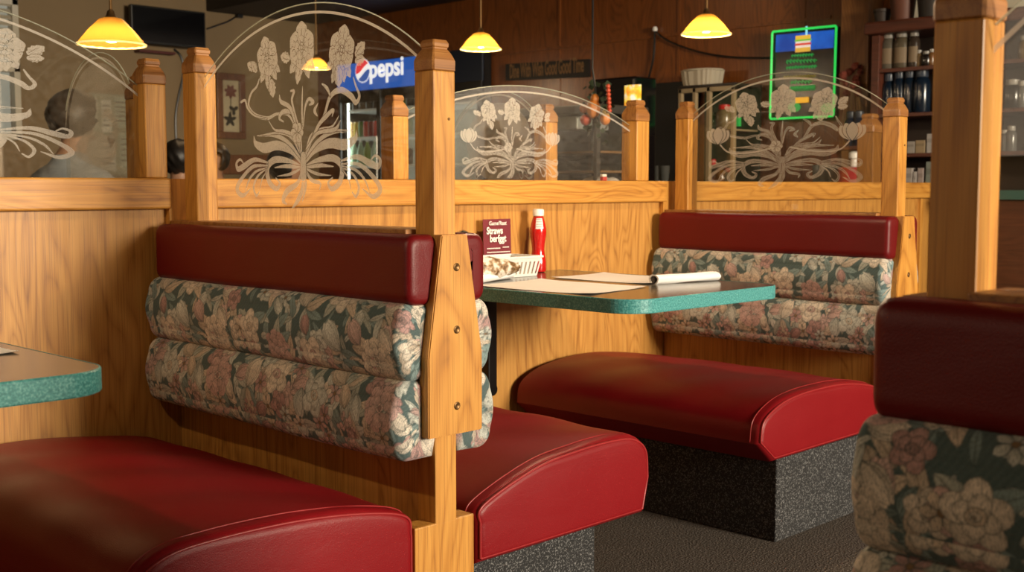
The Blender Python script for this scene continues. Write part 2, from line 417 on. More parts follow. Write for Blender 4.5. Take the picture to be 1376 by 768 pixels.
def pillow(name, xf, xb, y0, y1, z0, z1, r, step, mat, parent, floral=None, belly=.0, puff=.0, rend=.03, sag=0.0):
    P = bulge_profile(xf, xb, z0, z1, r, step, belly); n = len(P)
    c = np.array(((xf + xb) / 2, (z0 + z1) / 2)); half = np.array((abs(xf - xb) / 2, (z1 - z0) / 2))
    sta = []                                  # (y, inset, arc length)
    m = max(4, int(rend * 1.57 / step)); s = 0.0
    caps = max(2, int((half.min() - rend) / (step * 1.5)))
    for k in range(caps): d = half.min() * .98 - (half.min() * .98 - rend) * k / caps; sta.append((y0, d))
    for k in range(m): a = PI / 2 * k / m; sta.append((y0 + rend * (1 - math.sin(a)) * 0 + rend - rend * math.cos(PI / 2 - a) if False else y0 + rend * (1 - math.cos(a)), rend * (1 - math.sin(a))))
    L = y1 - y0 - 2 * rend; nl = max(4, int(L / step))
    for k in range(nl + 1): sta.append((y0 + rend + L * k / nl, 0.0))
    for k in range(m - 1, -1, -1): a = PI / 2 * k / m; sta.append((y1 - rend * (1 - math.cos(a)), rend * (1 - math.sin(a))))
    for k in range(caps - 1, -1, -1): d = half.min() * .98 - (half.min() * .98 - rend) * k / caps; sta.append((y1, d))
    sta = np.array(sta)
    arc = np.concatenate(([0], np.cumsum(np.hypot(np.diff(sta[:, 0]), np.diff(sta[:, 1])))))
    seg = np.hypot(*(np.roll(P, -1, 0) - P).T); per = np.concatenate(([0], np.cumsum(seg)))[:-1]
    D = P - c
    V = np.zeros((len(sta), n, 3))
    for i, (y, ins) in enumerate(sta):
        f = np.clip((half - ins) / half, .01, 1)
        V[i, :, 0] = c[0] + D[:, 0] * f[0]; V[i, :, 2] = c[1] + D[:, 1] * f[1]; V[i, :, 1] = y
    if puff or sag:
        ph = hash(name) % 7 * 0 + abs(xf) * 3 + z0 * 5
        yv = V[:, :, 1]; zv = V[:, :, 2]
        w = np.sin(yv * 17 + ph) * .5 + np.sin(yv * 7.3 + zv * 11 + ph * 2) * .8 + np.sin(yv * 31 + zv * 40 + ph) * .25
        fr = np.clip((np.abs(V[:, :, 0] - xb)) / abs(xf - xb), 0, 1)
        V[:, :, 0] += np.sign(xf - xb) * puff * w * fr
        V[:, :, 2] += puff * .7 * np.sin(yv * 11 + ph) * fr - sag * fr * (zv < c[1]) * (.6 + .4 * np.sin(yv * 6.0 + ph))
    N = len(sta)
    idx = np.arange(N * n).reshape(N, n)
    a = idx[:-1]; b = idx[1:]
    Q = np.stack([a, np.roll(a, -1, 1), np.roll(b, -1, 1), b], -1).reshape(-1, 4)
    if xb > xf: Q = Q[:, ::-1]
    off = wpos(parent); VV = V.reshape(-1, 3) - np.array(off)
    me = bpy.data.meshes.new(name)
    nv = len(VV); me.vertices.add(nv); me.vertices.foreach_set('co', VV.ravel().astype(np.float32))
    caps_f = [list(idx[0]), list(idx[-1][::-1])]
    if xb > xf: caps_f = [f for f in caps_f]
    loops = np.concatenate([Q.ravel()] + [np.array(f) for f in caps_f])
    starts = np.concatenate([np.arange(len(Q)) * 4, [len(Q) * 4, len(Q) * 4 + n]])
    me.loops.add(len(loops)); me.loops.foreach_set('vertex_index', loops.astype(np.int32))
    me.polygons.add(len(starts)); me.polygons.foreach_set('loop_start', starts.astype(np.int32))
    me.update(calc_edges=True); me.validate()
    me.polygons.foreach_set('use_smooth', np.ones(len(me.polygons), bool))
    if floral is not None:
        U = np.repeat(arc, n) + floral[0]; W = np.tile(per, N) + floral[1]
        rgb = pattern(U, W); ca = me.color_attributes.new('pattern', 'FLOAT_COLOR', 'POINT')
        ca.data.foreach_set('color', np.concatenate([rgb, np.ones((nv, 1))], 1).ravel().astype(np.float32))
        va = me.attributes.new('cloth', 'FLOAT_VECTOR', 'POINT')
        va.data.foreach_set('vector', np.stack([U, W, 0 * U], 1).ravel().astype(np.float32))
    me.materials.append(mat)
    o = bpy.data.objects.new(name, me); COL.objects.link(o); o.parent = parent
    return o

def seat(label, prof, x_dir, y0, y1, base_box, group):
    """prof: (x,z) side outline, listed back bottom -> back top -> crown -> front -> front bottom"""
    xs = [p[0] for p in prof]; zb = prof[0][1]
    cx = sum(xs) / len(xs); t = thing('booth_bench', label, 'booth bench', (cx, y0, 0), group)
    pts = catmull(prof[1:-1], 10); pts = [np.array(prof[0], float)] + pts + [np.array(prof[-1], float)]
    P = np.array(pts); n = len(P); c = np.array((cx, (zb + max(p[1] for p in prof)) / 2))
    bm = bmesh.new(); rings = []
    re = .022; sta = []
    for k in range(7): a = PI / 2 * k / 6; sta.append((y0 + re * (1 - math.sin(a)) * 1.0, re * (1 - math.cos(PI / 2 - a)) if False else re * (1 - math.sin(a))))
    sta = [(y0 + re * (1 - math.cos(PI / 2 * k / 6)), re * (1 - math.sin(PI / 2 * k / 6))) for k in range(7)]
    L = y1 - y0 - 2 * re
    for k in range(1, 29): sta.append((y0 + re + L * k / 28, 0))
    ext = np.abs(P - c).max(0)
    for (y, ins) in sta:
        f = (ext - ins) / ext
        ring = []
        for (x, z) in P:
            zz = c[1] + (z - c[1]) * f[1]; x2 = c[0] + (x - c[0]) * f[0]
            q = (y - y0) / (y1 - y0); dome = .012 * math.sin(PI * min(1, max(0, q))) ** .6 * max(0, (z - c[1]) / ext[1])
            wv = .0025 * math.sin(y * 23 + x * 15) * max(0, (z - c[1]) / ext[1])
            ring.append(bm.verts.new((x2, y, zz + dome + wv)))
        rings.append(ring)
    for a, b in zip(rings, rings[1:]):
        for k in range(n): bm.faces.new((a[k], a[(k + 1) % n], b[(k + 1) % n], b[k]))
    bm.faces.new(rings[0]); bm.faces.new(rings[-1])
    cu = put('seat_cushion', bm, red_leather, t, smooth=True)
    seam = bmesh.new()
    ins = .010; f = (ext - ins) / ext
    path = [(c[0] + (x - c[0]) * f[0] * 1.004, y0 + .004, c[1] + (z - c[1]) * f[1] + .003) for x, z in P]
    tube(seam, path + [path[0]], .0032, 6, caps=False)
    put('piping', seam, piping_m, cu, smooth='all')
    st = bmesh.new(); path = [(x, y0 + .036, z + .004) for x, z in P[1:-1]]
    tube(st, path, .0016, 5); put('stitching', st, piping_m, cu, smooth='all')
    bb = B(*base_box, bev=.004); put('base', bb, base_carpet, t)
    return t

# ------------------------------------------------------------------ posts and etched glass
CAPP = [(1.0, 0), (1.06, .002), (1.07, .018), (1.06, .022), (1.0, .027), (.86, .036), (.74, .042), (.66, .045), (.66, .048), (.72, .050), (.74, .057), (.62, .064)]
def post_parts(parent, x, y, w, z0, z1, name='post', m=None):
    p = put(name, B(x - w / 2, x + w / 2, y - w / 2, y + w / 2, z0, z1, bev=.003), m or oak_z, parent)
    put('post_cap', lathe(bmesh.new(), [(r * w / 2, z1 + h * w / .06) for r, h in CAPP], (x, y, 0), square=True), oak_cap, p)
    return p

# etched bouquet, traced in the glass plane: (a along the pane, b up), trunk foot at the origin
def z2p(x, y):                       # measured on the nearest pane
    p = on_x(310 + x / 2.955, 20 + y / 2.955, 1.661); return (-(p.y - TR0.y), p.z - TR0.z)
TR0 = on_x(310 + 293 / 2.955, 20 + 620 / 2.955, 1.661)
STROKES = [
 ([(283,585),(245,540),(190,518),(140,528),(105,512),(97,482)], [8,20,30,32,20,3]),
 ([(280,565),(235,508),(180,478),(110,480)], [8,13,13,3]), ([(281,552),(250,492),(205,468),(120,478)], [6,9,10,2]),
 ([(280,535),(258,482),(215,462),(180,456),(155,420)], [4,10,11,7,2]),
 ([(285,602),(235,580),(180,575),(150,608),(158,662),(186,690),(200,668),(184,648)], [8,16,22,22,20,15,10,5]),
 ([(280,606),(230,600),(180,606)], [8,13,3]), ([(280,612),(240,632),(190,640)], [7,10,2]),
 ([(152,586),(100,575),(58,600),(34,612),(28,588),(42,574),(54,586)], [6,15,21,17,11,8,5]),
 ([(152,598),(95,602),(52,645),(30,690),(52,716),(84,690)], [5,12,15,18,15,3]), ([(150,606),(105,622),(78,655),(62,702)], [4,9,9,2]),
 ([(142,614),(112,640),(96,682),(106,716),(118,702)], [4,9,10,9,4]), ([(150,618),(130,650),(122,690)],[3,6,2]),
 ([(284,560),(270,480),(238,402),(190,393),(150,410),(100,396),(76,360),(86,312),(108,285),(118,255)], [7,8,8,9,12,13,11,9,8,5]),
 ([(150,412),(100,400),(72,370),(62,340),(46,346)], [3,6,9,9,8]),
 ([(272,445),(256,392),(214,384),(198,410),(214,424)], [5,12,15,10,5]), ([(262,430),(240,368),(205,345),(198,318)], [7,14,13,3]),
 ([(286,560),(281,470),(262,400),(248,340),(256,304),(243,302)], [8,8,8,10,10,6]),
 ([(291,450),(288,380),(290,285)], [6,9,3])]
MIRROR_TOO = range(0, 12)
RIGHT = [
 ([(300,560),(332,480),(375,400),(400,325),(440,298),(482,322),(502,348),(516,322),(502,282),(492,250)], [9,10,10,14,19,19,15,11,8,5]),
 ([(400,322),(388,292),(368,274)], [5,12,5]), ([(310,540),(350,445),(384,402),(412,378),(408,402)], [7,12,15,11,3]),
 ([(306,530),(350,470),(418,455),(440,420)], [6,11,13,3]), ([(293,442),(300,370),(314,334),(332,346),(318,357)], [5,8,11,13,6]),
 ([(348,400),(338,380),(352,350)], [5,13,2])]
BOTTOM = [([(288,620),(270,668),(230,698),(213,735),(226,750)], [9,15,21,16,6]), ([(293,620),(290,690),(270,738),(248,768)], [10,17,17,3]),
 ([(299,620),(302,680),(290,738)], [9,13,3]), ([(304,620),(326,655),(360,668),(358,692)], [8,13,9,3]), ([(293,560),(293,600),(293,640)], [26,30,32])]
FLOWERS = [((160,150), 40, .25, 0), ((287,110), 46, 0.0, 1), ((430,115), 40, -.2, 0)]
def build_design():
    strokes = []
    k = TRS = .0009
    for S, mir in ((STROKES, True), (RIGHT, False), (BOTTOM, False)):
        for i, (pts, w) in enumerate(S):
            P = [z2p(*p) for p in pts]; s = 1.35 / 2.955 / 590.0
            strokes.append((P, [x * s for x in w]))
            if mir and i in MIRROR_TOO: strokes.append(([(-a, b) for a, b in P], [x * s for x in w]))
    petals = []
    return strokes, petals
DES = build_design()
ER = 1100                             # etching samples per metre
def raster(wf=1.0, comb=False):
    A0, A1, B0, B1 = -.30, .30, -.20, .42
    nx, ny = int((A1 - A0) * ER), int((B1 - B0) * ER); a = A0 + (np.arange(nx) + .5) / ER; b = B0 + (np.arange(ny) + .5) / ER
    GA, GB = np.meshgrid(a, b); M = np.zeros((ny, nx), bool); strokes, _ = DES; gap = .0014
    def window(lo_a, hi_a, lo_b, hi_b):
        return slice(max(0, int((lo_b - B0) * ER)), min(ny, int((hi_b - B0) * ER) + 1)), slice(max(0, int((lo_a - A0) * ER)), min(nx, int((hi_a - A0) * ER) + 1))
    def stroke(pts, ws):
        q = catmull([(p[0], p[1], max(w * wf, .0012)) for p, w in zip(pts, ws)], 8); q = np.array(q); pad = q[:, 2].max() + .004
        W = window(q[:, 0].min() - pad, q[:, 0].max() + pad, q[:, 1].min() - pad, q[:, 1].max() + pad); X, Y = GA[W], GB[W]; D = np.full(X.shape, 9.)
        for p0, p1 in zip(q, q[1:]):
            d = p1[:2] - p0[:2]; l2 = max(1e-12, d @ d); t = np.clip(((X - p0[0]) * d[0] + (Y - p0[1]) * d[1]) / l2, 0, 1)
            D = np.minimum(D, np.hypot(X - p0[0] - t * d[0], Y - p0[1] - t * d[1]) - (p0[2] + (p1[2] - p0[2]) * t) / 2)
        S = M[W]; S[(D < gap) & (D >= 0)] = False; S[D < 0] = True
        if comb: S[(D < -.0022) & (((-D - .0022) % .0042) < .0017)] = False
    def pet(ca, cb, ang, L, Wd, p=1.3, veins=3, scal=0.0):
        W = window(ca - L * 1.1, ca + L * 1.1, cb - L * 1.1, cb + L * 1.1); X, Y = GA[W] - ca, GB[W] - cb
        u = X * math.cos(ang) + Y * math.sin(ang); v = -X * math.sin(ang) + Y * math.cos(ang); t = np.clip(u / L, 1e-4, 1 - 1e-4)
        w = Wd * np.sin(PI * t ** p) ** .7 * (1 + scal * np.sin(t * 26)); D = np.where((u > 0) & (u < L), w - np.abs(v), -np.hypot(np.where(u < 0, u, np.where(u > L, u - L, 0)), np.maximum(0, np.abs(v) - w)))
        S = M[W]; S[(D > -gap) & (D <= 0)] = False; F = D > 0
        if veins:
            sv = v / np.maximum(w, 1e-4); ln = np.abs((sv * veins * .5 + .25 * (veins % 2) + .25) % 1 - .5)
            F &= ~((ln * 2 * np.maximum(w, 1e-4) / veins < .0006) & (t > .12) & (t < .7))
        S[D > 0] = False; S[F] = True
    def ball(ca, cb, r):
        W = window(ca - r * 1.3, ca + r * 1.3, cb - r * 1.3, cb + r * 1.3); D = r - np.hypot(GA[W] - ca, GB[W] - cb); S = M[W]; S[(D > -gap)] = False; S[D > 0] = True
    for pts, ws in strokes: stroke(pts, ws)
    def flower(px, py, R, lean, kind):
        ca, cb = z2p(px, py)
        for ang, L in ((-.85, 1.25), (-2.3, 1.25), (-1.57 - .25, 1.5), (-1.2, 1.3)):
            g = ang + lean; pet(ca + R * .35 * math.cos(g), cb + R * .4 * math.sin(g), g, R * L, R * .30, .9, 2, .10)
        n = 6
        for k in range(n):
            g = lean + 1.57 + k * 2 * PI / n; pet(ca + R * .08 * math.cos(g), cb + R * .08 * math.sin(g), g, R * (1.05 if k else 1.25), R * .50, 1.7 if k else 1.25, 3, .05)
        for k in range(5):
            g = lean + .5 + k * 2 * PI / 5; pet(ca, cb, g, R * .62, R * .30, 1.6, 2)
        for k in range(4):
            g = lean + k * PI / 2; ball(ca + R * .14 * math.cos(g), cb + R * .14 * math.sin(g), R * .12)
        ball(ca, cb, R * .10)
    flower(150, 170, .040, .25, 0); flower(287, 130, .046, 0, 1); flower(445, 140, .043, -.25, 0)
    for px, py, g, L in ((100, 215, 2.7, .036), (108, 228, 2.2, .034), (500, 165, .7, .045), (498, 185, .1, .036), (430, 200, -1.5, .05), (165, 255, -1.4, .045), (240, 175, 2.9, .04)):
        ca, cb = z2p(px, py); pet(ca, cb, g, L, L * .33, .9, 2, .12)
    ca, cb = z2p(268, 468)
    for k in range(6): pet(ca, cb, k * 1.05, .026, .011, 1.4, 1)
    M &= rng.random(M.shape) > .06
    return M, A0, B0
def tulip_raster(M, A0, B0):
    M = np.pad(M, ((0, 0), (90, 90))); A0 = A0 - 90 / ER; ny, nx = M.shape
    GA, GB = np.meshgrid(A0 + (np.arange(nx) + .5) / ER, -.20 + (np.arange(ny) + .5) / ER)
    for m in (1, -1):
        q = catmull([(m * .03, .085), (m * .13, .065), (m * .21, .07), (m * .255, .115)], 10)
        D = np.full(M.shape, 9.)
        for p0, p1 in zip(q, q[1:]):
            d = p1 - p0; t = np.clip(((GA - p0[0]) * d[0] + (GB - p0[1]) * d[1]) / (d @ d), 0, 1); D = np.minimum(D, np.hypot(GA - p0[0] - t * d[0], GB - p0[1] - t * d[1]) - .0026)
        M[D < 0] = True
        for k, g in enumerate((.95, 2.2, 1.25, 1.9, 1.57)):
            X, Y = GA - m * .255, GB - .105; u = X * math.cos(g) + Y * math.sin(g); v = -X * math.sin(g) + Y * math.cos(g); t = np.clip(u / .075, 1e-4, 1 - 1e-4)
            D = np.where((u > 0) & (u < .075), .021 * np.sin(PI * t ** 1.2) ** .7 - np.abs(v), -1); M[(D > -.0016)] = False; M[D > .0008] = True
    return M, A0, B0
RAS = raster(); RAT = tulip_raster(*raster(1.05, True))
def etched(parent, plane, c, origin, s=1.0, sx=None, flip=1, tulips=False, mat=None, clip=None):
    """bouquet cut into the pane; plane 'x': pane at X=c running along -Y, plane 'y': pane at Y=c running along X"""
    M, A0, B0 = RAT if tulips else RAS; sx = sx or s; V = []; F = []
    if s < .8: M = M[::2, ::2]; st = 2 / ER
    else: st = 1 / ER
    off = wpos(parent)
    for r in range(M.shape[0]):
        row = np.concatenate(([False], M[r], [False])); e = np.flatnonzero(row[1:] != row[:-1])
        b0, b1 = origin[1] + (B0 + r * st) * s, origin[1] + (B0 + (r + 1) * st) * s
        if b0 < (clip[2] if clip else -9) or (clip and b1 > clip[3]): continue
        for a0, a1 in zip(e[::2], e[1::2]):
            q0, q1 = sorted(((A0 + a0 * st) * sx * flip, (A0 + a1 * st) * sx * flip)); n = len(V)
            if plane == 'x': q0, q1 = origin[0] - q1, origin[0] - q0
            else: q0, q1 = origin[0] + q0, origin[0] + q1
            if clip: q0, q1 = max(q0, clip[0]), min(q1, clip[1])
            if q1 <= q0: continue
            for q, b in ((q0, b0), (q1, b0), (q1, b1), (q0, b1)): V.append(((c - .0035, q, b) if plane == 'x' else (q, c - .0035, b)))
            F.append((n, n + 1, n + 2, n + 3))
    V = np.array(V) - np.array(off); me = bpy.data.meshes.new('etched_design'); me.from_pydata(V.tolist(), [], F); me.materials.append(mat or frost_m)
    o = bpy.data.objects.new('etched_design', me); COL.objects.link(o); o.parent = parent; return o
def arch_pane(parent, plane, c, a0, a1, zb, ze, zp, band=.018, name='glass_pane', etch=True):
    """glass with a segmental arch top: springs at ze, crown at zp"""
    h = (a1 - a0) / 2; r = zp - ze; R = (h * h + r * r) / (2 * r); m = (a0 + a1) / 2
    def arc(off, n=48, drop=0.0):
        RR = R - off; out = []
        for k in range(n + 1):
            a = a1 - (a1 - a0) * k / n; z = zp - R + math.sqrt(max(0, RR * RR - (a - m) ** 2)) ; out.append((a, z))
        return out
    def V(a, z, o=0.0): return Vector((c + o, a, z)) if plane == 'x' else Vector((a, c + o, z))
    pts = [(a0, zb), (a1, zb)] + arc(0)
    ext = Vector((.006, 0, 0)) if plane == 'x' else Vector((0, .006, 0))
    g = put(name, prism(bmesh.new(), [V(a, z, -.003) for a, z in pts], ext), glass_m, parent)
    bm = bmesh.new(); o1, o2 = arc(band), arc(band + .0062)
    for i in range(len(o1) - 1):
        bm.faces.new([bm.verts.new(V(*q, -.0036)) for q in (o1[i], o1[i + 1], o2[i + 1], o2[i])])
    put('etched_border', bm, frost_m, g)
    bm = bmesh.new(); tube(bm, [V(a, z + .0005) for a, z in arc(0)], .0016, 6); put('polished_edge', bm, edge_m, g, smooth='all')
    return g

# ------------------------------------------------------------------ booth divider
def divider(label, c, yF, group, over=.012, wall_post=True, yW=2.81, dz=0.0, lefty=True, step=.0024, cush_right=True, sgn=1, y_far=2.895, z_wall=1.385, z_front=1.325, tulips=False, glassz=(1.335, 1.475)):
    t = thing('booth_divider', label, 'booth divider', (c, yF, 0), group)
    s = sgn; w = .06
    Y = lambda d: yF + s * d          # distance inwards from the aisle end
    def yb(a, b): return (min(Y(a), Y(b)), max(Y(a), Y(b)))
    Lw = abs(y_far - yF)
    p = post_parts(t, c, Y(w / 2), w, .34 + dz, z_front + dz)
    put('screw', lathe(bmesh.new(), [(.0032, -.001), (.0032, .001)], (0, 0, 0), 10), brass_m, p, local=True).location = (w * .2, (yF - t.location.y) - s * .0005, 1.19 + dz)
    p.children[-1].rotation_euler = (PI / 2, 0, 0)
    if wall_post: post_parts(t, c, yW, .062, .945 + dz, z_wall + dz)
    put('back_panel', B(c - .026, c + .026, *yb(w, Lw), 0, .945 + dz, bev=.002), oak_panel, t)
    put('ledge', B(c - .055, c + .055, *yb(w + .001, Lw - .02), .9455 + dz, .962 + dz, bev=.003), oak_cap, t)  # darker cap wood puts the ledge's shade into its colour
    bm = bmesh.new(); box(bm, c - .087, c + .081, *yb(0, .05), 0, .345 + dz, bev=.003)
    put('base_block', bm, oak_z, t)
    put('base_rail', B(c - .075, c + .07, *yb(.0505, Lw), 0, .33 + dz, bev=.003), oak_y, t)
    # tapered end board with three screws
    th = .03; y0 = Y(0) - (s * .0005)
    pts = [(c - .036, .952), (c + .036, .952), (c + .078, .70), (c + .078, .535), (c - .074, .535), (c - .074, .70)]
    bd = put('end_board', prism(bmesh.new(), [(x, y0, z + dz) for x, z in pts], Vector((0, -s * th, 0)), bev=.0025), oak_z, t)
    for z in (.885, .755, .595):
        bm = lathe(bmesh.new(), [(.0085, 0), (.0085, .001), (.006, .0022), (.0025, .0012), (.001, .0008)], (0, 0, 0), 16)
        o = put('screw', bm, brass_m, bd, smooth=True, local=True); o.rotation_euler = (PI / 2 * s, 0, 0); o.location = (.004, Y(0) - s * (th + .0005) - t.location.y, z + dz)
    # pads on both faces
    for side, vis in ((-1, True), (1, cush_right)):
        xb = c + side * .027
        a, b = yb(-over, Lw - .025 if wall_post else Lw)
        st = step if side < 0 else (.0035 if cush_right else .01)
        pillow('headrest_pad', c + side * .108, xb, a, b, .808 + dz, .953 + dz, .024, .008, burgundy, t, puff=.0012, rend=.016)
        a, b = yb(.004 - over * (1 if over < .02 else 1.5), Lw - .012 if wall_post else Lw)
        pillow('back_cushion', c + side * .126, xb, a, b, (.652 + dz), .814 + dz, .036, st, cloth_m, t, floral=(.0 + c * .37 + (.0 if wall_post else .27), .03 + side * .1), belly=.011, puff=.0016, rend=.020)
        pillow('back_cushion', c + side * .134, xb, a + .0, b, .488 + dz, .656 + dz, .038, st, cloth_m, t, floral=(.21 + c * .37, .26 + side * .1), belly=.011, puff=.0018, rend=.022, sag=.006)
    if wall_post: g0, g1 = sorted((Y(w + .001), yW - .0315))
    else: g0, g1 = sorted((Y(w + .001), Y(Lw)))
    g = arch_pane(t, 'x', c, g0, g1, .9625 + dz, glassz[0] + dz, glassz[1] + dz)
    return t, g

# ================================================================== SETTING
XB, YB, ZC = 6.9, 9.5, 2.95
struct('floor', B(-3.2, XB + .2, -4.8, YB + .2, -.1, 0), floor_carpet)
struct('ceiling', B(-3.2, XB + .2, -4.8, YB + .2, ZC, ZC + .1), ceil_m)
f1, f0, fz = on_x(452, 100, 6.8).y + .035, on_x(648, 100, 6.8).y - .005, on_x(540, 76, 6.8).z + .006
bm = bmesh.new()
for a in ((-4.8, f0, 0, ZC), (f1, YB + .2, 0, ZC), (f0, f1, fz, ZC)): box(bm, XB, XB + .2, *a)
struct('wall_back', bm, dark_ply)
bm = bmesh.new()
wx0, wx1, wz0, wz1 = 3.15, 4.02, 1.42, 2.52
for a in ((-3.2, wx0, 0, ZC), (wx1, XB, 0, ZC), (wx0, wx1, 0, wz0), (wx0, wx1, wz1, ZC)): box(bm, a[0], a[1], YB, YB + .2, a[2], a[3])
struct('wall_left', bm, tan_wall)
struct('wall_rear', B(-3.3, -3.1, -4.8, YB + .2, 0, ZC), tan_wall)
bm = bmesh.new(); fx0, fx1, fz0, fz1 = 1.8, 4.3, .95, 2.85
for a in ((-3.1, fx0, 0, ZC), (fx1, XB, 0, ZC), (fx0, fx1, 0, fz0), (fx0, fx1, fz1, ZC)): box(bm, a[0], a[1], -4.8, -4.6, a[2], a[3])
struct('wall_front', bm, tan_wall)
# panel joints on the back wall
bm = bmesh.new()
for Y in (6.35, 5.2, 4.2): box(bm, XB - .006, XB + .001, Y - .012, Y + .012, 0, ZC - .02)
p0 = on_x(676, 72, XB); box(bm, XB - .012, XB + .001, 4.0, f0 - .05, p0.z - .010, p0.z + .010)
struct('trim_1', bm, dark_ply)
# pilaster beside the bottle cabinet
struct('trim_2', B(6.72, 6.898, on_x(1166, 100, 6.72).y, on_x(1128, 100, 6.72).y, 0, ZC, bev=.006), wood('pilaster_wood', 2, (.26, .11, .03), (.18, .07, .018), (.08, .026, .006), seed=33.))
# soffit near the far corner
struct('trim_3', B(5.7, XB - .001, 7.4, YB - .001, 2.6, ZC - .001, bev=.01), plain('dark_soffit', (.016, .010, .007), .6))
# half wall behind the booths
struct('wall_partition', B(-1.6, 6.05, 2.9, 2.97, 0, 1.0), oak_panel)
def rail(x0, x1): return B(x0, x1, 2.875, 2.99, .992, 1.073, bev=.006, seg=3)
struct('trim_4', rail(-1.6, 1.612), oak_x); struct('trim_5', rail(1.72, 3.752), oak_x); struct('trim_6', rail(3.83, 6.06), oak_x)
bm = bmesh.new()
for x in (1.655, 3.78): box(bm, x - .05, x + .05, 2.8785, 2.985, .94, 1.0715)
for x in (5.93,): box(bm, x - .012, x + .012, 2.885, 2.905, 0, .99, bev=.002)
struct('trim_7', bm, oak_z)
# windows: slatted blind window on the far wall, and the big street window behind the camera
bm = bmesh.new(); f = .05
for a in ((wx0, wx1, wz0, wz0 + f), (wx0, wx1, wz1 - f, wz1), (wx0, wx0 + f, wz0, wz1), (wx1 - f, wx1, wz0, wz1), (wx0, wx1, 1.95, 2.02)): box(bm, a[0], a[1], YB - .02, YB + .06, a[2], a[3], bev=.004)
w1 = struct('window_1', bm, plain('white_window_frame', (.6, .55, .45), .5))
bm = bmesh.new()
for k in range(9): z = 2.06 + k * .05; prism(bm, [(wx0 + f, YB + .0, z), (wx1 - f, YB + .0, z), (wx1 - f, YB + .03, z + .03), (wx0 + f, YB + .03, z + .03)], Vector((0, 0, .003)))
put('blind', bm, plain('blind_slats', (.55, .5, .4), .6), w1)
sky_pane = NT('daylit_window_pane'); em = sky_pane.n('Emission', Strength=.32)
gz = sky_pane.n('TexNoise', Vector=sky_pane.obj((1.5, 1.5, 1.5)), Scale=1.0).outputs['Fac']
sky_pane.link(sky_pane.mix(gz, (1, .93, .72, 1), (.72, .74, .62, 1)), em.inputs[0]); sky_pane.link(em.outputs[0], sky_pane.out.inputs[0])
put('pane', B(wx0 + f, wx1 - f, YB + .07, YB + .08, wz0 + f, wz1 - f), sky_pane.m, w1)
bm = bmesh.new()
for a in ((fx0, fx1, fz0, fz0 + .06), (fx0, fx1, fz1 - .06, fz1), (fx0, fx0 + .06, fz0, fz1), (fx1 - .06, fx1, fz0, fz1)): box(bm, a[0], a[1], -4.72, -4.58, a[2], a[3], bev=.004)
w2 = struct('window_2', bm, plain('street_window_frame', (.5, .4, .3), .5))
put('pane', B(fx0 + .06, fx1 - .06, -4.68, -4.675, fz0 + .06, fz1 - .06), glass_m, w2)

# ================================================================== BOOTH DIVIDERS
gd = 'booth dividers along the wall'
D1, g1 = divider('oak booth divider with the tallest arched glass and a tapered end board in the middle', 1.661, 1.85, gd, step=.0021, z_wall=1.345, z_front=1.288, glassz=(1.335, 1.474))
etched(g1, 'x', 1.661, (TR0.y, TR0.z))
D2, g2 = divider('oak booth divider with arched etched glass at the far end of the teal edged table', 3.79, 1.918, gd, step=.0024, z_wall=1.312, z_front=1.285, cush_right=False, yW=2.815, glassz=(1.33, 1.462))
etched(g2, 'x', 3.79, (2.385, 1.12), s=.86, sx=1.10, tulips=True, clip=(2.0, 2.78, .97, 1.45))
D3, g3 = divider('booth divider cut by the right edge, dark red pad over floral cushion', 1.393, .655, 'booth divider across the aisle', over=.031, wall_post=False, dz=-.033, sgn=-1, y_far=-.45, step=.0016, cush_right=False, z_front=1.277, glassz=(1.27, 1.47))

# ================================================================== SEATS
gs = 'red vinyl booth benches'
def P1(xs): return xs
seat('red vinyl booth bench cut off at the bottom left of the picture',
     [(1.568, .23), (1.568, .33), (1.555, .378), (1.45, .408), (1.28, .428), (1.10, .430), (1.00, .418), (.945, .378), (.935, .30), (.94, .23)], -1, 1.842, 2.885, (1.03, 1.565, 1.93, 2.88, 0, .235), gs)
seat('red vinyl booth bench in the middle, just right of the tapered end board',
     [(1.748, .229), (1.748, .31), (1.758, .358), (1.93, .418), (2.08, .437), (2.20, .441), (2.285, .432), (2.335, .395), (2.345, .32), (2.325, .232)], 1, 1.842, 2.885, (1.75, 2.235, 1.93, 2.88, 0, .234), gs)
seat('red vinyl booth bench under the far side of the table on a speckled dark base',
     [(3.60, .252), (3.60, .36), (3.585, .40), (3.40, .435), (3.22, .441), (3.08, .433), (2.985, .412), (2.915, .372), (2.90, .31), (2.975, .247)], -1, 1.88, 2.885, (3.006, 3.60, 1.89, 2.88, 0, .25), gs)

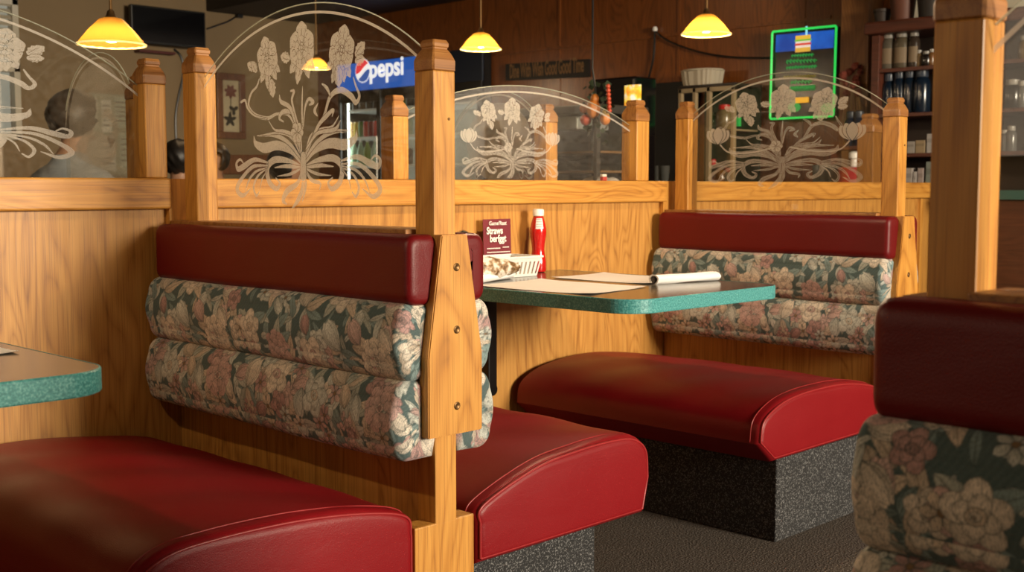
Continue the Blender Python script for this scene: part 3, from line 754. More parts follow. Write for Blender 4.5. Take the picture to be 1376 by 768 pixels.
# ================================================================== TABLES
def table(label, x0, x1, yE, hidden=False):
    t = thing('dining_table', label, 'table', ((x0 + x1) / 2, 2.87, 0), 'wall mounted booth tables')
    r = .085; z1, th = .757, .038; yW = 2.872
    pts = [(x0, yW)]
    for k in range(13): a = PI + PI / 2 * k / 12; pts.append((x0 + r + r * math.cos(a), yE + r + r * math.sin(a)))
    for k in range(13): a = 1.5 * PI + PI / 2 * k / 12; pts.append((x1 - r + r * math.cos(a), yE + r + r * math.sin(a)))
    pts.append((x1, yW))
    top = put('table_top', prism(bmesh.new(), [(x, y, z1 - th) for x, y in pts], Vector((0, 0, th))), lam_m, t)
    bm = bmesh.new(); ring = []
    for i, (x, y) in enumerate(pts):
        n = (Vector(pts[min(i + 1, len(pts) - 1)]) - Vector(pts[max(i - 1, 0)])).normalized(); nx, ny = n.y, -n.x
        if i == 0: nx, ny = -1, 0
        if i == len(pts) - 1: nx, ny = 1, 0
        q = [(0, -.0005), (.0025, -.0002), (.004, .0022), (.004, th - .0022), (.0025, th + .0002), (0, th + .0005)]
        ring.append([bm.verts.new((x + nx * d, y + ny * d, z1 - th + h)) for d, h in q])
    for a, b in zip(ring, ring[1:]):
        for k in range(5): bm.faces.new((a[k], a[k + 1], b[k + 1], b[k]))
        bm.faces.new((a[5], a[0], b[0], b[5]))
    put('edge_band', bm, teal_m, top, label='speckled teal laminate edge of the table top')
    xm = on_y(663, 405, 2.85).x if x0 > 2 else (x0 + x1) / 2
    bm = bmesh.new(); box(bm, xm - .02, xm + .02, 2.852, 2.897, .37, z1 - th - .001, bev=.004)
    box(bm, xm - .02, xm + .02, 2.35, 2.852, z1 - th - .03, z1 - th - .001, bev=.004)
    tube(bm, [(xm, 2.8525, .37), (xm, 2.8965, .37)], .0215, 20)
    put('wall_bracket', bm, blackmetal, t)
    return t
table('teal edged dark table between the two red seats, set with placemats and ketchup', 2.398, 3.12, 1.945)
table('teal edged dark table corner cut off by the left edge of the picture', .18, .905, 1.80)

# table setting ------------------------------------------------------
TZ = .7572
def sheet(label, q, z, cat='placemat', m=None, gr='paper placemats'):
    m = m or mat_paper
    a, b, c_, d = [Vector((x, y, z)) for x, y in q]; bm = bmesh.new(); N = 10; G = []
    for i in range(N + 1):
        row = []
        for j in range(N + 1):
            s, t = i / N, j / N; p = (a * (1 - s) + b * s) * (1 - t) + (d * (1 - s) + c_ * s) * t
            p.z += .0012 + .0035 * (abs(2 * s - 1) ** 4) * (abs(2 * t - 1) ** 3) + .0006 * math.sin(s * 7 + t * 4); row.append(p)
        G.append(row)
    for dz in (0, -.0006):
        vs = [[bm.verts.new(p + Vector((0, 0, dz))) for p in r] for r in G]
        for i in range(N):
            for j in range(N): bm.faces.new((vs[i][j], vs[i + 1][j], vs[i + 1][j + 1], vs[i][j + 1]))
    o = put('placemat', bm, m, origin=tuple((a + c_) / 2)); tag(o, label, cat, gr); return o
sheet('cream paper placemat on the table nearest the tapered end board', [(2.415, 2.56), (2.44, 2.13), (2.75, 2.18), (2.74, 2.60)], TZ)
sheet('cream paper placemat on the table under the napkin roll', [(2.81, 2.62), (2.83, 2.235), (3.095, 2.235), (3.095, 2.64)], TZ)
sheet('white sheet on the corner of the table at the left edge', [(.60, 2.4), (.60, 2.08), (.872, 2.10), (.872, 2.4)], TZ, 'sheet of paper', paper_m, 'paper on the left table')
def napkin(label, p, q, r, group):
    t = thing('napkin_roll', label, 'napkin', (p[0], p[1], TZ), group)
    p, q = Vector((p[0], p[1], TZ + r * .82)), Vector((q[0], q[1], TZ + r * .82)); bm = bmesh.new(); n = 26; rings = []
    ax = (q - p).normalized(); sd = Vector((-ax.y, ax.x, 0))
    for i in range(15):
        s = i / 14; c = p.lerp(q, s); ring = []; f = 1.0 + .12 * math.sin(s * 9) * .4 + (.15 if i == 0 else 0)
        for k in range(n):
            a = 2 * PI * k / n; rr = r * f * (1 + .06 * math.sin(3 * a + s * 5) + .03 * math.sin(7 * a + s * 11))
            ring.append(bm.verts.new(c + sd * math.cos(a) * rr * 1.15 + Vector((0, 0, math.sin(a) * rr * .82))))
        rings.append(ring)
    for a, b in zip(rings, rings[1:]):
        for k in range(n): bm.faces.new((a[k], a[(k + 1) % n], b[(k + 1) % n], b[k]))
    bm.faces.new(rings[-1]); inn = [bm.verts.new(p.lerp(v.co, .72)) for v in rings[0]]; dp = [bm.verts.new(v.co + ax * .025) for v in inn]
    for k in range(n):
        j = (k + 1) % n; bm.faces.new((rings[0][k], rings[0][j], inn[j], inn[k])); bm.faces.new((inn[k], inn[j], dp[j], dp[k]))
    put('napkin', bm, napkin_m, t, smooth=True)
    bm = bmesh.new(); tube(bm, [p - ax * .002 + Vector((0, 0, -r * .1)), p + ax * .06], r * .5, 10); put('cutlery_handle', bm, plain('dark_cutlery', (.05, .045, .04), .3, .7), t, smooth=True)
    return t
napkin('white napkin roll around dark cutlery on the table near its far corner', (2.852, 2.235), (3.105, 2.185), .017, 'napkin rolls on the table')
t = napkin('white napkin roll on the table in front of the white basket', (2.44, 2.62), (2.70, 2.70), .017, 'napkin rolls on the table')
# ketchup bottle
kx, ky = 2.977, 2.836
t = thing('ketchup_bottle', 'red ketchup bottle with white cap on the table against the oak wall', 'ketchup bottle', (kx, ky, TZ))
put('body', lathe(bmesh.new(), [(.020, 0), (.026, .003), (.028, .012), (.0275, .035), (.0235, .06), (.0215, .078), (.023, .098), (.0275, .122), (.0285, .138), (.0275, .152), (.0235, .172), (.0185, .188), (.0165, .193)], (kx, ky, TZ), 32), ketchup_m, t, smooth=True)
put('cap', lathe(bmesh.new(), [(.0175, .1935), (.0195, .1945), (.0197, .213), (.0175, .2165), (.009, .2175)], (kx, ky, TZ), 28), white_m, t, smooth=True)
bm = bmesh.new()
prof = [(.0272, .150), (.0240, .170), (.0196, .186)]
for (r0, z0), (r1, z1) in zip(prof, prof[1:]):
    for k in range(8):
        a = math.radians(205 + k * 7); b = a + math.radians(7)
        bm.faces.new([bm.verts.new((kx + (r + .0012) * math.cos(q), ky + (r + .0012) * math.sin(q), TZ + z)) for r, z, q in ((r0, z0, a), (r0, z0, b), (r1, z1, b), (r1, z1, a))])
put('neck_label', bm, label_white, t, label='white printed label at the neck of the bottle')
bm = bmesh.new()
for zz in (.156, .164, .173, .181):
    r = .0255 - (zz - .156) * .21
    for k in range(5):
        a = math.radians(211 + k * 8.5); b = a + math.radians(6); rr = r + .0045
        bm.faces.new([bm.verts.new((kx + rr * math.cos(q), ky + rr * math.sin(q), TZ + z)) for z, q in ((zz, a), (zz, b), (zz + .003, b), (zz + .003, a))])
put('printing', bm, plain('grey_print', (.35, .3, .28), .6), t.children[-1])
# slotted white basket
bx0, bx1, by0, by1 = 2.60, 2.86, 2.71, 2.85
t = thing('plastic_basket', 'white slotted plastic basket on the table beside the ketchup bottle', 'basket', ((bx0 + bx1) / 2, (by0 + by1) / 2, TZ))
bm = bmesh.new(); h = .062; tp = .012
def wall_slots(bm, A, Bp, C, D, n, th):
    """slotted side: A,B bottom corners, C,D top corners"""
    A, Bp, C, D = map(Vector, (A, Bp, C, D)); nrm = (Bp - A).cross(D - A).normalized() * th
    def q(s, t): return (A.lerp(Bp, s)).lerp(D.lerp(C, s), t)
    def slab(s0, s1, t0, t1): prism(bm, [q(s0, t0), q(s1, t0), q(s1, t1), q(s0, t1)], nrm)
    slab(0, 1, 0, .14); slab(0, 1, .80, 1)
    for k in range(n + 1):
        s = k / n; w = .30 / n; slab(max(0, s - w), min(1, s + w), .14, .80)
a = (bx0 + tp, by0 + tp, TZ + .001); b = (bx1 - tp, by0 + tp, TZ + .001); c_ = (bx1 - tp, by1 - tp, TZ + .001); d = (bx0 + tp, by1 - tp, TZ + .001)
A, Bq, Cq, Dq = (bx0, by0, TZ + h), (bx1, by0, TZ + h), (bx1, by1, TZ + h), (bx0, by1, TZ + h)
wall_slots(bm, a, b, Bq, A, 13, .002); wall_slots(bm, b, c_, Cq, Bq, 8, .002); wall_slots(bm, c_, d, Dq, Cq, 13, .002); wall_slots(bm, d, a, A, Dq, 8, .002)
box(bm, a[0], b[0], a[1], d[1], TZ + .0005, TZ + .003)
put('basket_body', bm, white_m, t)
bm = bmesh.new()
for q in ((bx0 - .006, bx1 + .006, by0 - .006, by0 + .003), (bx0 - .006, bx1 + .006, by1 - .003, by1 + .006), (bx0 - .006, bx0 + .003, by0, by1), (bx1 - .003, bx1 + .006, by0, by1)): box(bm, *q, TZ + h - .001, TZ + h + .006, bev=.002)
put('rim', bm, white_m, t)
# wrapped bread parcel in front of the basket
bm = bmesh.new(); bmesh.ops.create_icosphere(bm, subdivisions=4, radius=1.0)
for v in bm.verts:
    n = math.sin(v.co.x * 7 + v.co.y * 9) * .10 + math.sin(v.co.y * 15 + v.co.z * 11) * .06 + math.sin(v.co.x * 23 - v.co.z * 17) * .035
    k = 1 + n * .8
    v.co = Vector((2.60 + v.co.x * k * .115, 2.672 + v.co.y * k * .030, TZ + .0385 + max(-.9, v.co.z) * k * .028 * (1.2 - .55 * v.co.x)))
kraft = NT('crumpled_wrap'); nz = kraft.n('TexNoise', Vector=kraft.obj((1, 1, 1)), Scale=38.0, Detail=4.0).outputs['Fac']
kraft.bsdf(Base__Color=kraft.ramp(nz, [(.40, (.14, .075, .03)), (.5, (.40, .28, .17)), (.58, (.70, .64, .56))]), Roughness=.35, Normal=kraft.bump(nz, .010, 1.0))
bl = .0585 * 0
o = put('wrapped_bread', bm, kraft.m, smooth='all', origin=(2.60, 2.672, TZ)); tag(o, 'crumpled brown and white wrapped bread resting on the napkin roll before the basket', 'bread parcel')
# tent card
cxx, cyy = 2.70, 2.868
pA, pB = on_y(649, 330, 2.868), on_y(686, 330, 2.868); ztop = on_y(668, 294, 2.868).z
t = thing('menu_card', 'maroon menu card standing behind the white basket against the wall', 'menu card', ((pA.x + pB.x) / 2, 2.868, TZ))
put('card', prism(bmesh.new(), [(pA.x, 2.862, TZ), (pB.x, 2.862, TZ), (pB.x, 2.868, ztop), (pA.x, 2.868, ztop)], Vector((0, .0015, 0))), maroon_m, t)
W = pB.x - pA.x; xm = (pA.x + pB.x) / 2; yt = 2.8605
text('title', "Game'Raat", W * .145, (xm, yt + .003, ztop - W * .155), ROT_NY, paper_m, t, align='CENTER', off=.0002)
text('title', 'Straws', W * .25, (pA.x + W * .09, yt + .002, ztop - W * .38), ROT_NY, paper_m, t, off=.0008, sx=.86)
text('title', 'berfggt', W * .25, (pA.x + W * .20, yt + .0015, ztop - W * .585), ROT_NY, paper_m, t, off=.0008, sx=.84)
bm = bmesh.new()
for k, (l, r) in enumerate(((.1, .62), (.66, .95), (.1, .95), (.12, .90))):
    z = ztop - W * (.75, .73, .85, .95)[k]
    for j in range(int((r - l) / .06)): x = pA.x + W * (l + j * .06); box(bm, x, x + W * .045, yt, yt + .002, z - .0022, z + .0010)
put('small_print', bm, paper_m, t)
bm = bmesh.new()
for x in (.28, .62): lathe(bm, [(W * .11, -.001), (W * .11, .001)], (0, 0, 0), 16)
for i, v in enumerate(bm.verts): v.co = Vector((pA.x + W * (.28 if i < 32 else .62) + v.co.x, yt + .001 + v.co.z, ztop - W * 1.12 + v.co.y * .8))
put('printed_fruit', bm, pink_m, t)
# sugar shaker behind the pad
q = on_y(622, 309, 2.76)
t = thing('sugar_shaker', 'glass sugar shaker with dark metal lid behind the booth pad', 'shaker', (q.x, 2.76, TZ))
put('jar', lathe(bmesh.new(), [(.028, 0), (.031, .004), (.031, .05), (.028, .09), (.026, .13)], (q.x, 2.76, TZ), 24), plain('sugar_glass', (.6, .57, .5), .1), t, smooth=True)
put('lid', lathe(bmesh.new(), [(.028, .1305), (.030, .133), (.029, .143), (.018, .152), (.009, .157), (.004, .158)], (q.x, 2.76, TZ), 24), chrome_m, t, smooth=True)
# white creamer packets at the left of the basket
for i, (x, y, z, lb) in enumerate(((2.545, 2.80, .0, 'white creamer tub at the left end of the basket, lowest of three'), (2.553, 2.803, .026, 'white creamer tub in the middle of the stack left of the menu card'), (2.545, 2.806, .052, 'white creamer tub on top of the stack left of the menu card'))):
    bm = lathe(bmesh.new(), [(.013, 0), (.0165, .018), (.0185, .0185), (.0185, .0205), (.016, .0215)], (x, y, TZ + z), 20)
    o = put('creamer_tub', bm, white_m, smooth=True, origin=(x, y, TZ + z)); tag(o, lb, 'creamer', 'creamer tubs')

# ================================================================== RAIL POSTS AND PANES ON THE HALF WALL
def rail_post(label, x, y, w, ztop, z0=1.0735, group='short posts on the rail'):
    t = thing('rail_post', label, 'post', (x, y, z0), group); post_parts(t, x, y, w, z0, ztop, 'shaft'); return t
rail_post('short oak post on the rail just left of the tall glass divider', 1.575, 2.915, .062, 1.318)
rail_post('short oak post on the rail left of the black doorway', 3.605, 2.92, .075, 1.30)
rail_post('short oak post on the rail seen through the nearest arched glass before the drinks fridge', 2.42, 2.93, .062, 1.27)
t = thing('glass_screen', 'wide low arched glass screen on the rail behind the table', 'glass screen', (3.0, 2.92, 1.0735), 'glass screens on the rail')
g = arch_pane(t, 'y', 2.92, 2.452, 3.566, 1.0737, 1.285, 1.398)
etched(g, 'y', 2.92, (2.93, 1.125), s=.66, sx=.80, tulips=True, clip=(2.46, 3.55, 1.08, 1.39))
t = thing('glass_screen', 'wide low arched glass screen on the rail above the left edge of the picture', 'glass screen', (.98, 2.92, 1.0735), 'glass screens on the rail')
g = arch_pane(t, 'y', 2.92, .42, 1.543, 1.0737, 1.315, 1.495)
etched(g, 'y', 2.92, (1.0, 1.17), s=.80, sx=1.25, mat=frost_m, clip=(.43, 1.53, 1.08, 1.47))
# dividers of the booths on the other side of the half wall
def far_divider(label, X, yP, w, ztop, y1, spring, crown, glass=True, swan=False):
    t = thing('booth_divider', label, 'booth divider', (X, yP, 0), 'booth dividers beyond the half wall')
    post_parts(t, X, yP, w, 0, ztop, m=None if glass else oak_shaded)
    put('back_panel', B(X - .026, X + .026, yP + w / 2, y1, 0, .93), oak_panel, t)
    if glass:
        g = arch_pane(t, 'x', X, yP + w / 2 + .001, y1, .931, spring, crown, band=.012)
        if swan:
            bm = bmesh.new(); c = (X - .0037)
            def rb(pts, ws):
                q = catmull([(a, b, w_) for (a, b), w_ in zip(pts, ws)], 8); L = []
                for i, v in enumerate(q):
                    d = q[min(i + 1, len(q) - 1)] - q[max(i - 1, 0)]; l = math.hypot(d[0], d[1]) or 1; nx, ny = -d[1] / l * v[2] / 2, d[0] / l * v[2] / 2
                    L.append((bm.verts.new((c, v[0] + nx, v[1] + ny)), bm.verts.new((c, v[0] - nx, v[1] - ny))))
                for a, b in zip(L, L[1:]): bm.faces.new((a[0], b[0], b[1], a[1]))
            m = (yP + y1) / 2
            rb([(m + .17, 1.16), (m + .08, 1.17), (m - .04, 1.16), (m - .1, 1.18)], [.03, .10, .09, .02])
            rb([(m - .05, 1.18), (m - .10, 1.22), (m - .05, 1.27), (m - .01, 1.26)], [.04, .028, .03, .012])
            put('etched_design', bm, frost_m, g)
        else: etched(g, 'x', X, ((yP + y1) / 2 - .0, 1.12), s=.66, sx=.62, clip=(yP + .04, y1 - .01, .94, 1.40))
        # frosted field inside the border
        bm = bmesh.new(); mm = (yP + y1) / 2; vs = []
        if swan:
            f0, f1 = yP + w / 2 + .03, y1 - .03; hh_, rr_ = (f1 - f0) / 2, crown - spring; RR_ = (hh_ * hh_ + rr_ * rr_) / (2 * rr_)
            pts_ = [(f0, .96), (f1, .96)] + [(f1 - (f1 - f0) * k / 30, crown - .03 - RR_ + math.sqrt(RR_ * RR_ - (f1 - (f1 - f0) * k / 30 - (f0 + f1) / 2) ** 2)) for k in range(31)]
        else: pts_ = [(mm + (y1 - yP) * .36 * math.cos(2 * PI * k / 28), 1.22 + .15 * math.sin(2 * PI * k / 28)) for k in range(28)]
        for q_ in pts_: vs.append(bm.verts.new((X - .0039, q_[0], q_[1])))
        bm.faces.new(vs); put('frosted_field', bm, frost_soft, g)
    return t
far_divider('oak booth divider beyond the half wall, showing through the wide screen behind the table', 3.22, 3.03, .062, 1.285, 3.52, 1.30, 1.415)
far_divider('oak booth divider beyond the half wall at the left, with frosted arched glass', 1.70, 3.20, .062, 1.30, 3.68, 1.29, 1.452, swan=True)
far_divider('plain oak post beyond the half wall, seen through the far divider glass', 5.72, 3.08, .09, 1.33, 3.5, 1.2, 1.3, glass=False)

# ================================================================== BACK OF THE ROOM
def lamp(label, x, y, zb, R, watts, drop=True):
    t = thing('pendant_lamp', label, 'pendant lamp', (x, y, zb), 'amber pendant lamps')
    k = 1.0
    bm = bmesh.new(); n = 40; prof = [(1.0, 0), (.98, .02), (.66, .46), (.36, .80), (.30, .84), (.22, .86)]
    rings = []
    for r, h in prof:
        rings.append([bm.verts.new((x + R * r * (1 + (.022 if i % 2 else -.022)) * math.cos(2 * PI * i / n), y + R * r * (1 + (.022 if i % 2 else -.022)) * math.sin(2 * PI * i / n), zb + R * .92 * h)) for i in range(n)])
    for a, b in zip(rings, rings[1:]):
        for i in range(n): bm.faces.new((a[i], a[(i + 1) % n], b[(i + 1) % n], b[i]))
    sh = put('lamp_shade', bm, shade_m, t, smooth='all')
    put('rim', tube(bmesh.new(), [(x + R * math.cos(a), y + R * math.sin(a), zb) for a in [2 * PI * i / 40 for i in range(41)]], R * .03, 6, False), rim_m, sh, smooth='all')
    put('bulb', lathe(bmesh.new(), [(r * R, zb + R * (.18 + h)) for r, h in ((.02, -.12), (.13, -.10), (.22, -.02), (.24, .08), (.18, .2), (.10, .32), (.08, .42))], (x, y, 0), 20), bulb_m, t, smooth='all')
    put('socket', lathe(bmesh.new(), [(.08 * R, R * .56), (.13 * R, R * .60), (.22 * R, R * .79), (.14 * R, R * .86), (.10 * R, R * 1.0), (.03 * R, R * 1.05)], (x, y, zb), 16), brass_m, t, smooth=True)
    put('rod', tube(bmesh.new(), [(x, y, zb + R), (x, y, ZC - .02)], .006, 8), brass_m, t, smooth=True)
    put('canopy', lathe(bmesh.new(), [(.02, ZC - .05), (.05, ZC - .02), (.055, ZC - .001)], (x, y, 0), 20), brass_m, t, smooth=True)
    ld = bpy.data.lights.new('bulb_light', 'POINT'); ld.energy = watts; ld.color = (1, .76, .48); ld.shadow_soft_size = R * .2
    lo = bpy.data.objects.new('bulb_light', ld); COL.objects.link(lo); lo.parent = t; lo.location = (0, 0, -R * .12)
    return t
k = NT('amber_ribbed_glass'); o_ = k.obj((1, 1, 1))
nz = k.n('TexNoise', Vector=o_, Scale=30.0).outputs['Fac']
tl = k.n('BsdfTranslucent', Color=(.40, .18, .022, 1)); df = k.n('BsdfPrincipled', Base__Color=(.36, .16, .025, 1), Roughness=.25)
em = k.n('Emission', Color=k.mix(nz, (1, .50, .06, 1), (1, .62, .14, 1)), Strength=.05)
mx = k.n('MixShader', Fac=.5, i1=df.outputs[0], i2=tl.outputs[0]); ad = k.n('AddShader', i0=mx.outputs[0], i1=em.outputs[0]); k.link(ad.outputs[0], k.out.inputs[0])
shade_m = k.m
rim_m = plain('amber_rim', (.9, .6, .2), .3, emit=(1, .7, .25), es=1.0); bulb_m = plain('lit_bulb', (1, .9, .6), .4, emit=(1, .82, .42), es=7.0)
def lamp_at(label, u, vb, px, D, watts):
    R = px / 2 / F_PX * D; a, b, c = ray(u, vb); fwd = a * math.cos(A2) + b * math.sin(A2); s = D / fwd
    return lamp(label, a * s, b * s, H + c * s, R, watts)
lamp_at('amber glass pendant lamp at the far left in front of the tan wall', 150, 60, 88, 4.9, 7)
lamp_at('amber glass pendant lamp in the middle, just right of the tall front post', 646, 66, 54, 7.3, 13)
lamp_at('amber glass pendant lamp on the right near the green neon board', 949, 46, 65, 6.0, 13)
lamp_at('small distant amber pendant lamp seen through the tall etched glass', 425, 92, 36, 9.3, 8)
for lb, x, y, w_ in (('added amber pendant lamp above the table between the red benches, out of the picture', 2.72, 2.30, 34), ('added amber glass pendant lamp above the left table, out of the picture', .35, 2.2, 20)): lamp(lb, x, y, 1.72, .13, w_)  # two unseen pendants added for warm light on the tables

# television on the tan wall
p, q = on_y(176, 5, 9.35), on_y(277, 66, 9.35)
t = thing('television', 'black wall television on the tan wall behind the far left lamp', 'television', ((p.x + q.x) / 2, 9.36, q.z))
tv = put('housing', B(p.x, q.x, 9.35, 9.40, q.z, p.z, bev=.008), black_m, t); put('screen', B(p.x + .015, q.x - .015, 9.346, 9.3495, q.z + .02, p.z - .015), black_gloss, t)
put('wall_mount', B((p.x + q.x) / 2 - .12, (p.x + q.x) / 2 + .12, 9.4, 9.499, q.z + .1, p.z - .1), black_m, t)
bm = bmesh.new(); a = on_y(186, 66, 9.42); b = on_y(235, 74, 9.42); box(bm, a.x, b.x, 9.40, 9.5, b.z, a.z, bev=.006)
o = put('media_box', bm, plain('dark_red_box', (.09, .015, .012), .5), origin=(a.x, 9.42, b.z)); tag(o, 'dark red box on the wall under the television', 'box')
bm = bmesh.new()
tube(bm, [tuple(x) for x in catmull([tuple(on_y(u, v, 9.493)) for u, v in ((278, 39), (292, 34), (308, 28), (323, 18))], 6)], .008, 6)
box(bm, on_y(318, 20, 9.47).x, on_y(325, 20, 9.47).x, 9.45, 9.5, on_y(322, 24, 9.47).z, on_y(322, 10, 9.47).z)
o = put('cable', bm, black_m, smooth=True, origin=tuple(on_y(323, 24, 9.47))); tag(o, 'black cable running along the tan wall right of the television', 'cable')
bm = bmesh.new(); tube(bm, [tuple(x) for x in catmull([tuple(on_y(u, v, 9.491)) for u, v in ((234, 66), (243, 76), (247, 96), (240, 130), (236, 160), (238, 215), (240, 300))], 6)], .010, 6)
o = put('cable', bm, black_m, smooth=True, origin=tuple(on_y(240, 215, 9.46))); tag(o, 'dark cable hanging down the tan wall below the television', 'cable')
# framed flower print
p, q = on_y(291, 97, 9.46), on_y(331, 187, 9.46)
t = thing('framed_picture', 'brown framed flower print on the tan wall', 'picture', ((p.x + q.x) / 2, 9.47, q.z))
fw = .062; bm = bmesh.new()
for a in ((p.x, q.x, q.z, q.z + fw), (p.x, q.x, p.z - fw, p.z), (p.x, p.x + fw, q.z + fw, p.z - fw), (q.x - fw, q.x, q.z + fw, p.z - fw)): box(bm, a[0], a[1], 9.455, 9.495, a[2], a[3], bev=.006)
put('frame', bm, chair_wood, t); put('print', B(p.x + fw, q.x - fw, 9.475, 9.49, q.z + fw, p.z - fw), plain('cream_mat', (.55, .46, .30), .7), t)
bm = bmesh.new(); xm, zm = (p.x + q.x) / 2, (p.z + q.z) / 2
def blob(bm, x, z, r, y=9.473, n=7, w=.25):
    vs = [bm.verts.new((x + r * (1 + w * math.sin(k * n / 28 * 2 * PI)) * math.cos(2 * PI * k / 28), y, z + r * (1 + w * math.sin(k * n / 28 * 2 * PI)) * math.sin(2 * PI * k / 28))) for k in range(28)]
    f = bm.faces.new(vs); r_ = bmesh.ops.extrude_face_region(bm, geom=[f]); bmesh.ops.translate(bm, verts=[g for g in r_['geom'] if isinstance(g, bmesh.types.BMVert)], vec=(0, .001, 0))
blob(bm, xm, zm + .13, .055); put('printed_flower', bm, plain('dusky_red_ink', (.18, .06, .045), .8), t)
bm = bmesh.new(); blob(bm, xm + .03, zm - .03, .035, n=3, w=.5); blob(bm, xm - .01, zm - .12, .05, n=5, w=.4); box(bm, xm - .004, xm + .004, 9.473, 9.474, zm - .12, zm + .09)
put('printed_leaves', bm, plain('dark_green_ink', (.035, .03, .02), .8), t)
# pale notice board with papers at the left
p, q = on_y(114, 124, 9.46), on_y(196, 236, 9.46)
t = thing('notice_board', 'pale notice board with papers behind the left glass screen', 'notice board', ((p.x + q.x) / 2, 9.48, q.z))
put('board', B(p.x, q.x, 9.47, 9.5, q.z, p.z, bev=.006), plain('pale_green_board', (.30, .30, .22), .8), t)
cl = [plain('newsprint', (.5, .47, .38), .8), plain('pale_paper', (.58, .56, .48), .8), plain('green_paper', (.36, .40, .32), .8)]
for i, (u0, v0, u1, v1) in enumerate(((118, 131, 132, 170), (136, 134, 150, 178), (153, 130, 178, 172), (118, 178, 130, 222), (134, 182, 156, 230), (160, 178, 180, 226))):
    a, b = on_y(u0, v0, 9.466), on_y(u1, v1, 9.466); pp = put('paper', B(a.x, b.x, 9.466, 9.4695, b.z, a.z), cl[i % 3], t)
    bm = bmesh.new()
    for k in range(5):
        z = a.z - (a.z - b.z) * (.2 + .15 * k); box(bm, a.x + .012, b.x - .012 - .03 * (k % 2), 9.4652, 9.4659, z, z + .012)
    put('print_lines', bm, plain('ink', (.12, .11, .1), .8), pp)

# people seated beyond the half wall
def person(label, x, y, head_top, yaw, shirt, hair, skin=(.42, .22, .13), long_hair=False):
    k = head_top / 1.30; t = thing('person', label, 'person', (x, y, 0), 'diners beyond the half wall')
    J = [((0, 0, .46), .13), ((0, -.01, .62), .125), ((0, -.01, .78), .14), ((0, 0, .93), .13), ((0, .0, 1.01), .075), ((0, .015, 1.06), .052), ((0, .03, 1.10), .055), ((0, .035, 1.17), .082), ((0, .03, 1.235), .072)]
    E = [(i, i + 1) for i in range(8)]
    for s in (-1, 1):
        b = len(J)
        J += [((s * .12, 0, .95), .07), ((s * .19, 0, .92), .06), ((s * .225, .05, .68), .046), ((s * .19, .27, .72), .036), ((s * .15, .34, .735), .03), ((s * .13, .39, .735), .024)]
        E += [(3, b), (b, b + 1), (b + 1, b + 2), (b + 2, b + 3), (b + 3, b + 4), (b + 4, b + 5)]
        b = len(J)
        J += [((s * .10, .06, .47), .095), ((s * .11, .42, .47), .065), ((s * .11, .44, .10), .048), ((s * .11, .55, .05), .035)]
        E += [(0, b), (b, b + 1), (b + 1, b + 2), (b + 2, b + 3)]
    me = bpy.data.meshes.new('body'); me.from_pydata([Vector(p) * k for p, r in J], E, [])
    o = bpy.data.objects.new('body', me); COL.objects.link(o)
    md = o.modifiers.new('s', 'SKIN'); md.use_smooth_shade = True
    for i, (p, r) in enumerate(J): me.skin_vertices[0].data[i].radius = (r * k, r * k * (.75 if i in (1, 2, 3) else 1))
    me.skin_vertices[0].data[0].use_root = True
    o.modifiers.new('ss', 'SUBSURF').levels = 2
    me.materials.append(plain('cloth', shirt, .8)); me.materials.append(plain('skin', skin, .5)); me.materials.append(plain('trousers', (.03, .03, .04), .8))
    dg = bpy.context.evaluated_depsgraph_get(); me2 = bpy.data.meshes.new_from_object(o.evaluated_get(dg)); bpy.data.objects.remove(o)
    me2.name = 'body'
    for f in me2.polygons:
        c = f.center / k; f.material_index = 1 if (c.z > 1.05 or (c.y > .20 and c.z > .66)) else (2 if c.z < .52 else 0); f.use_smooth = True
    for v in me2.vertices:                       # brow, nose, chin
        c = v.co / k
        if c.z > 1.1 and c.y > .09 and abs(c.x) < .015 and 1.14 < c.z < 1.185: v.co.y += .022 * k
    b = bpy.data.objects.new('body', me2); COL.objects.link(b); b.parent = t; t.rotation_euler.z = yaw
    bm = bmesh.new(); bmesh.ops.create_icosphere(bm, subdivisions=4, radius=1)
    for v in list(bm.verts):
        c = v.co.copy(); face = c.y > .25 and c.z < .45
        v.co = Vector((c.x * .099, .022 + c.y * (.078 if face else .112), 1.205 + c.z * (.104 if c.z > 0 or not long_hair else .26))) * k
        v.co += Vector((1, 1, 1)) * .004 * math.sin(c.x * 13 + c.z * 9)
    put('hair', None, plain('hair', hair, .45), t); me3 = t.children[-1].data
    bmesh.ops.delete(bm, geom=[v for v in bm.verts if v.co.y > .055 * k and v.co.z < 1.235 * k], context='VERTS'); bm.to_mesh(me3); bm.free()
    me3.polygons.foreach_set('use_smooth', [True] * len(me3.polygons))
    bm = bmesh.new()
    for s in (-1, 1):
        r = bmesh.ops.create_icosphere(bm, subdivisions=2, radius=.009 * k); bmesh.ops.translate(bm, verts=r['verts'], vec=Vector((s * .034, .112, 1.185)) * k)
    ey = put('eyes', None, plain('eye', (.02, .015, .01), .2), t); bm.to_mesh(ey.data); bm.free()
    bm = bmesh.new(); tube(bm, [Vector((-.025, .108, 1.115)) * k, Vector((0, .116, 1.113)) * k, Vector((.025, .108, 1.115)) * k], .006 * k, 6)
    mo = put('mouth', None, plain('lips', (.3, .08, .07), .5), t); bm.to_mesh(mo.data); bm.free()
    return t
def at_d(u, v, D):
    a, b, c = ray(u, v); s = D / (a * math.cos(A2) + b * math.sin(A2)); return Vector((a * s, b * s, H + c * s))
q = at_d(92, 122, 5.6); person('seated person in pale blue grey shirt behind the left glass screen', q.x, q.y, q.z, -1.2, (.30, .34, .38), (.03, .018, .01))
q = at_d(238, 188, 6.9); person('dark haired seated person between the two posts left of the tall glass', q.x, q.y, q.z, -.9, (.45, .42, .38), (.01, .007, .005))
q = at_d(290, 192, 8.4); person('dark haired seated person in dark blue behind the left edge of the tall etched glass', q.x, q.y, q.z, 1.9, (.02, .025, .045), (.01, .008, .006))
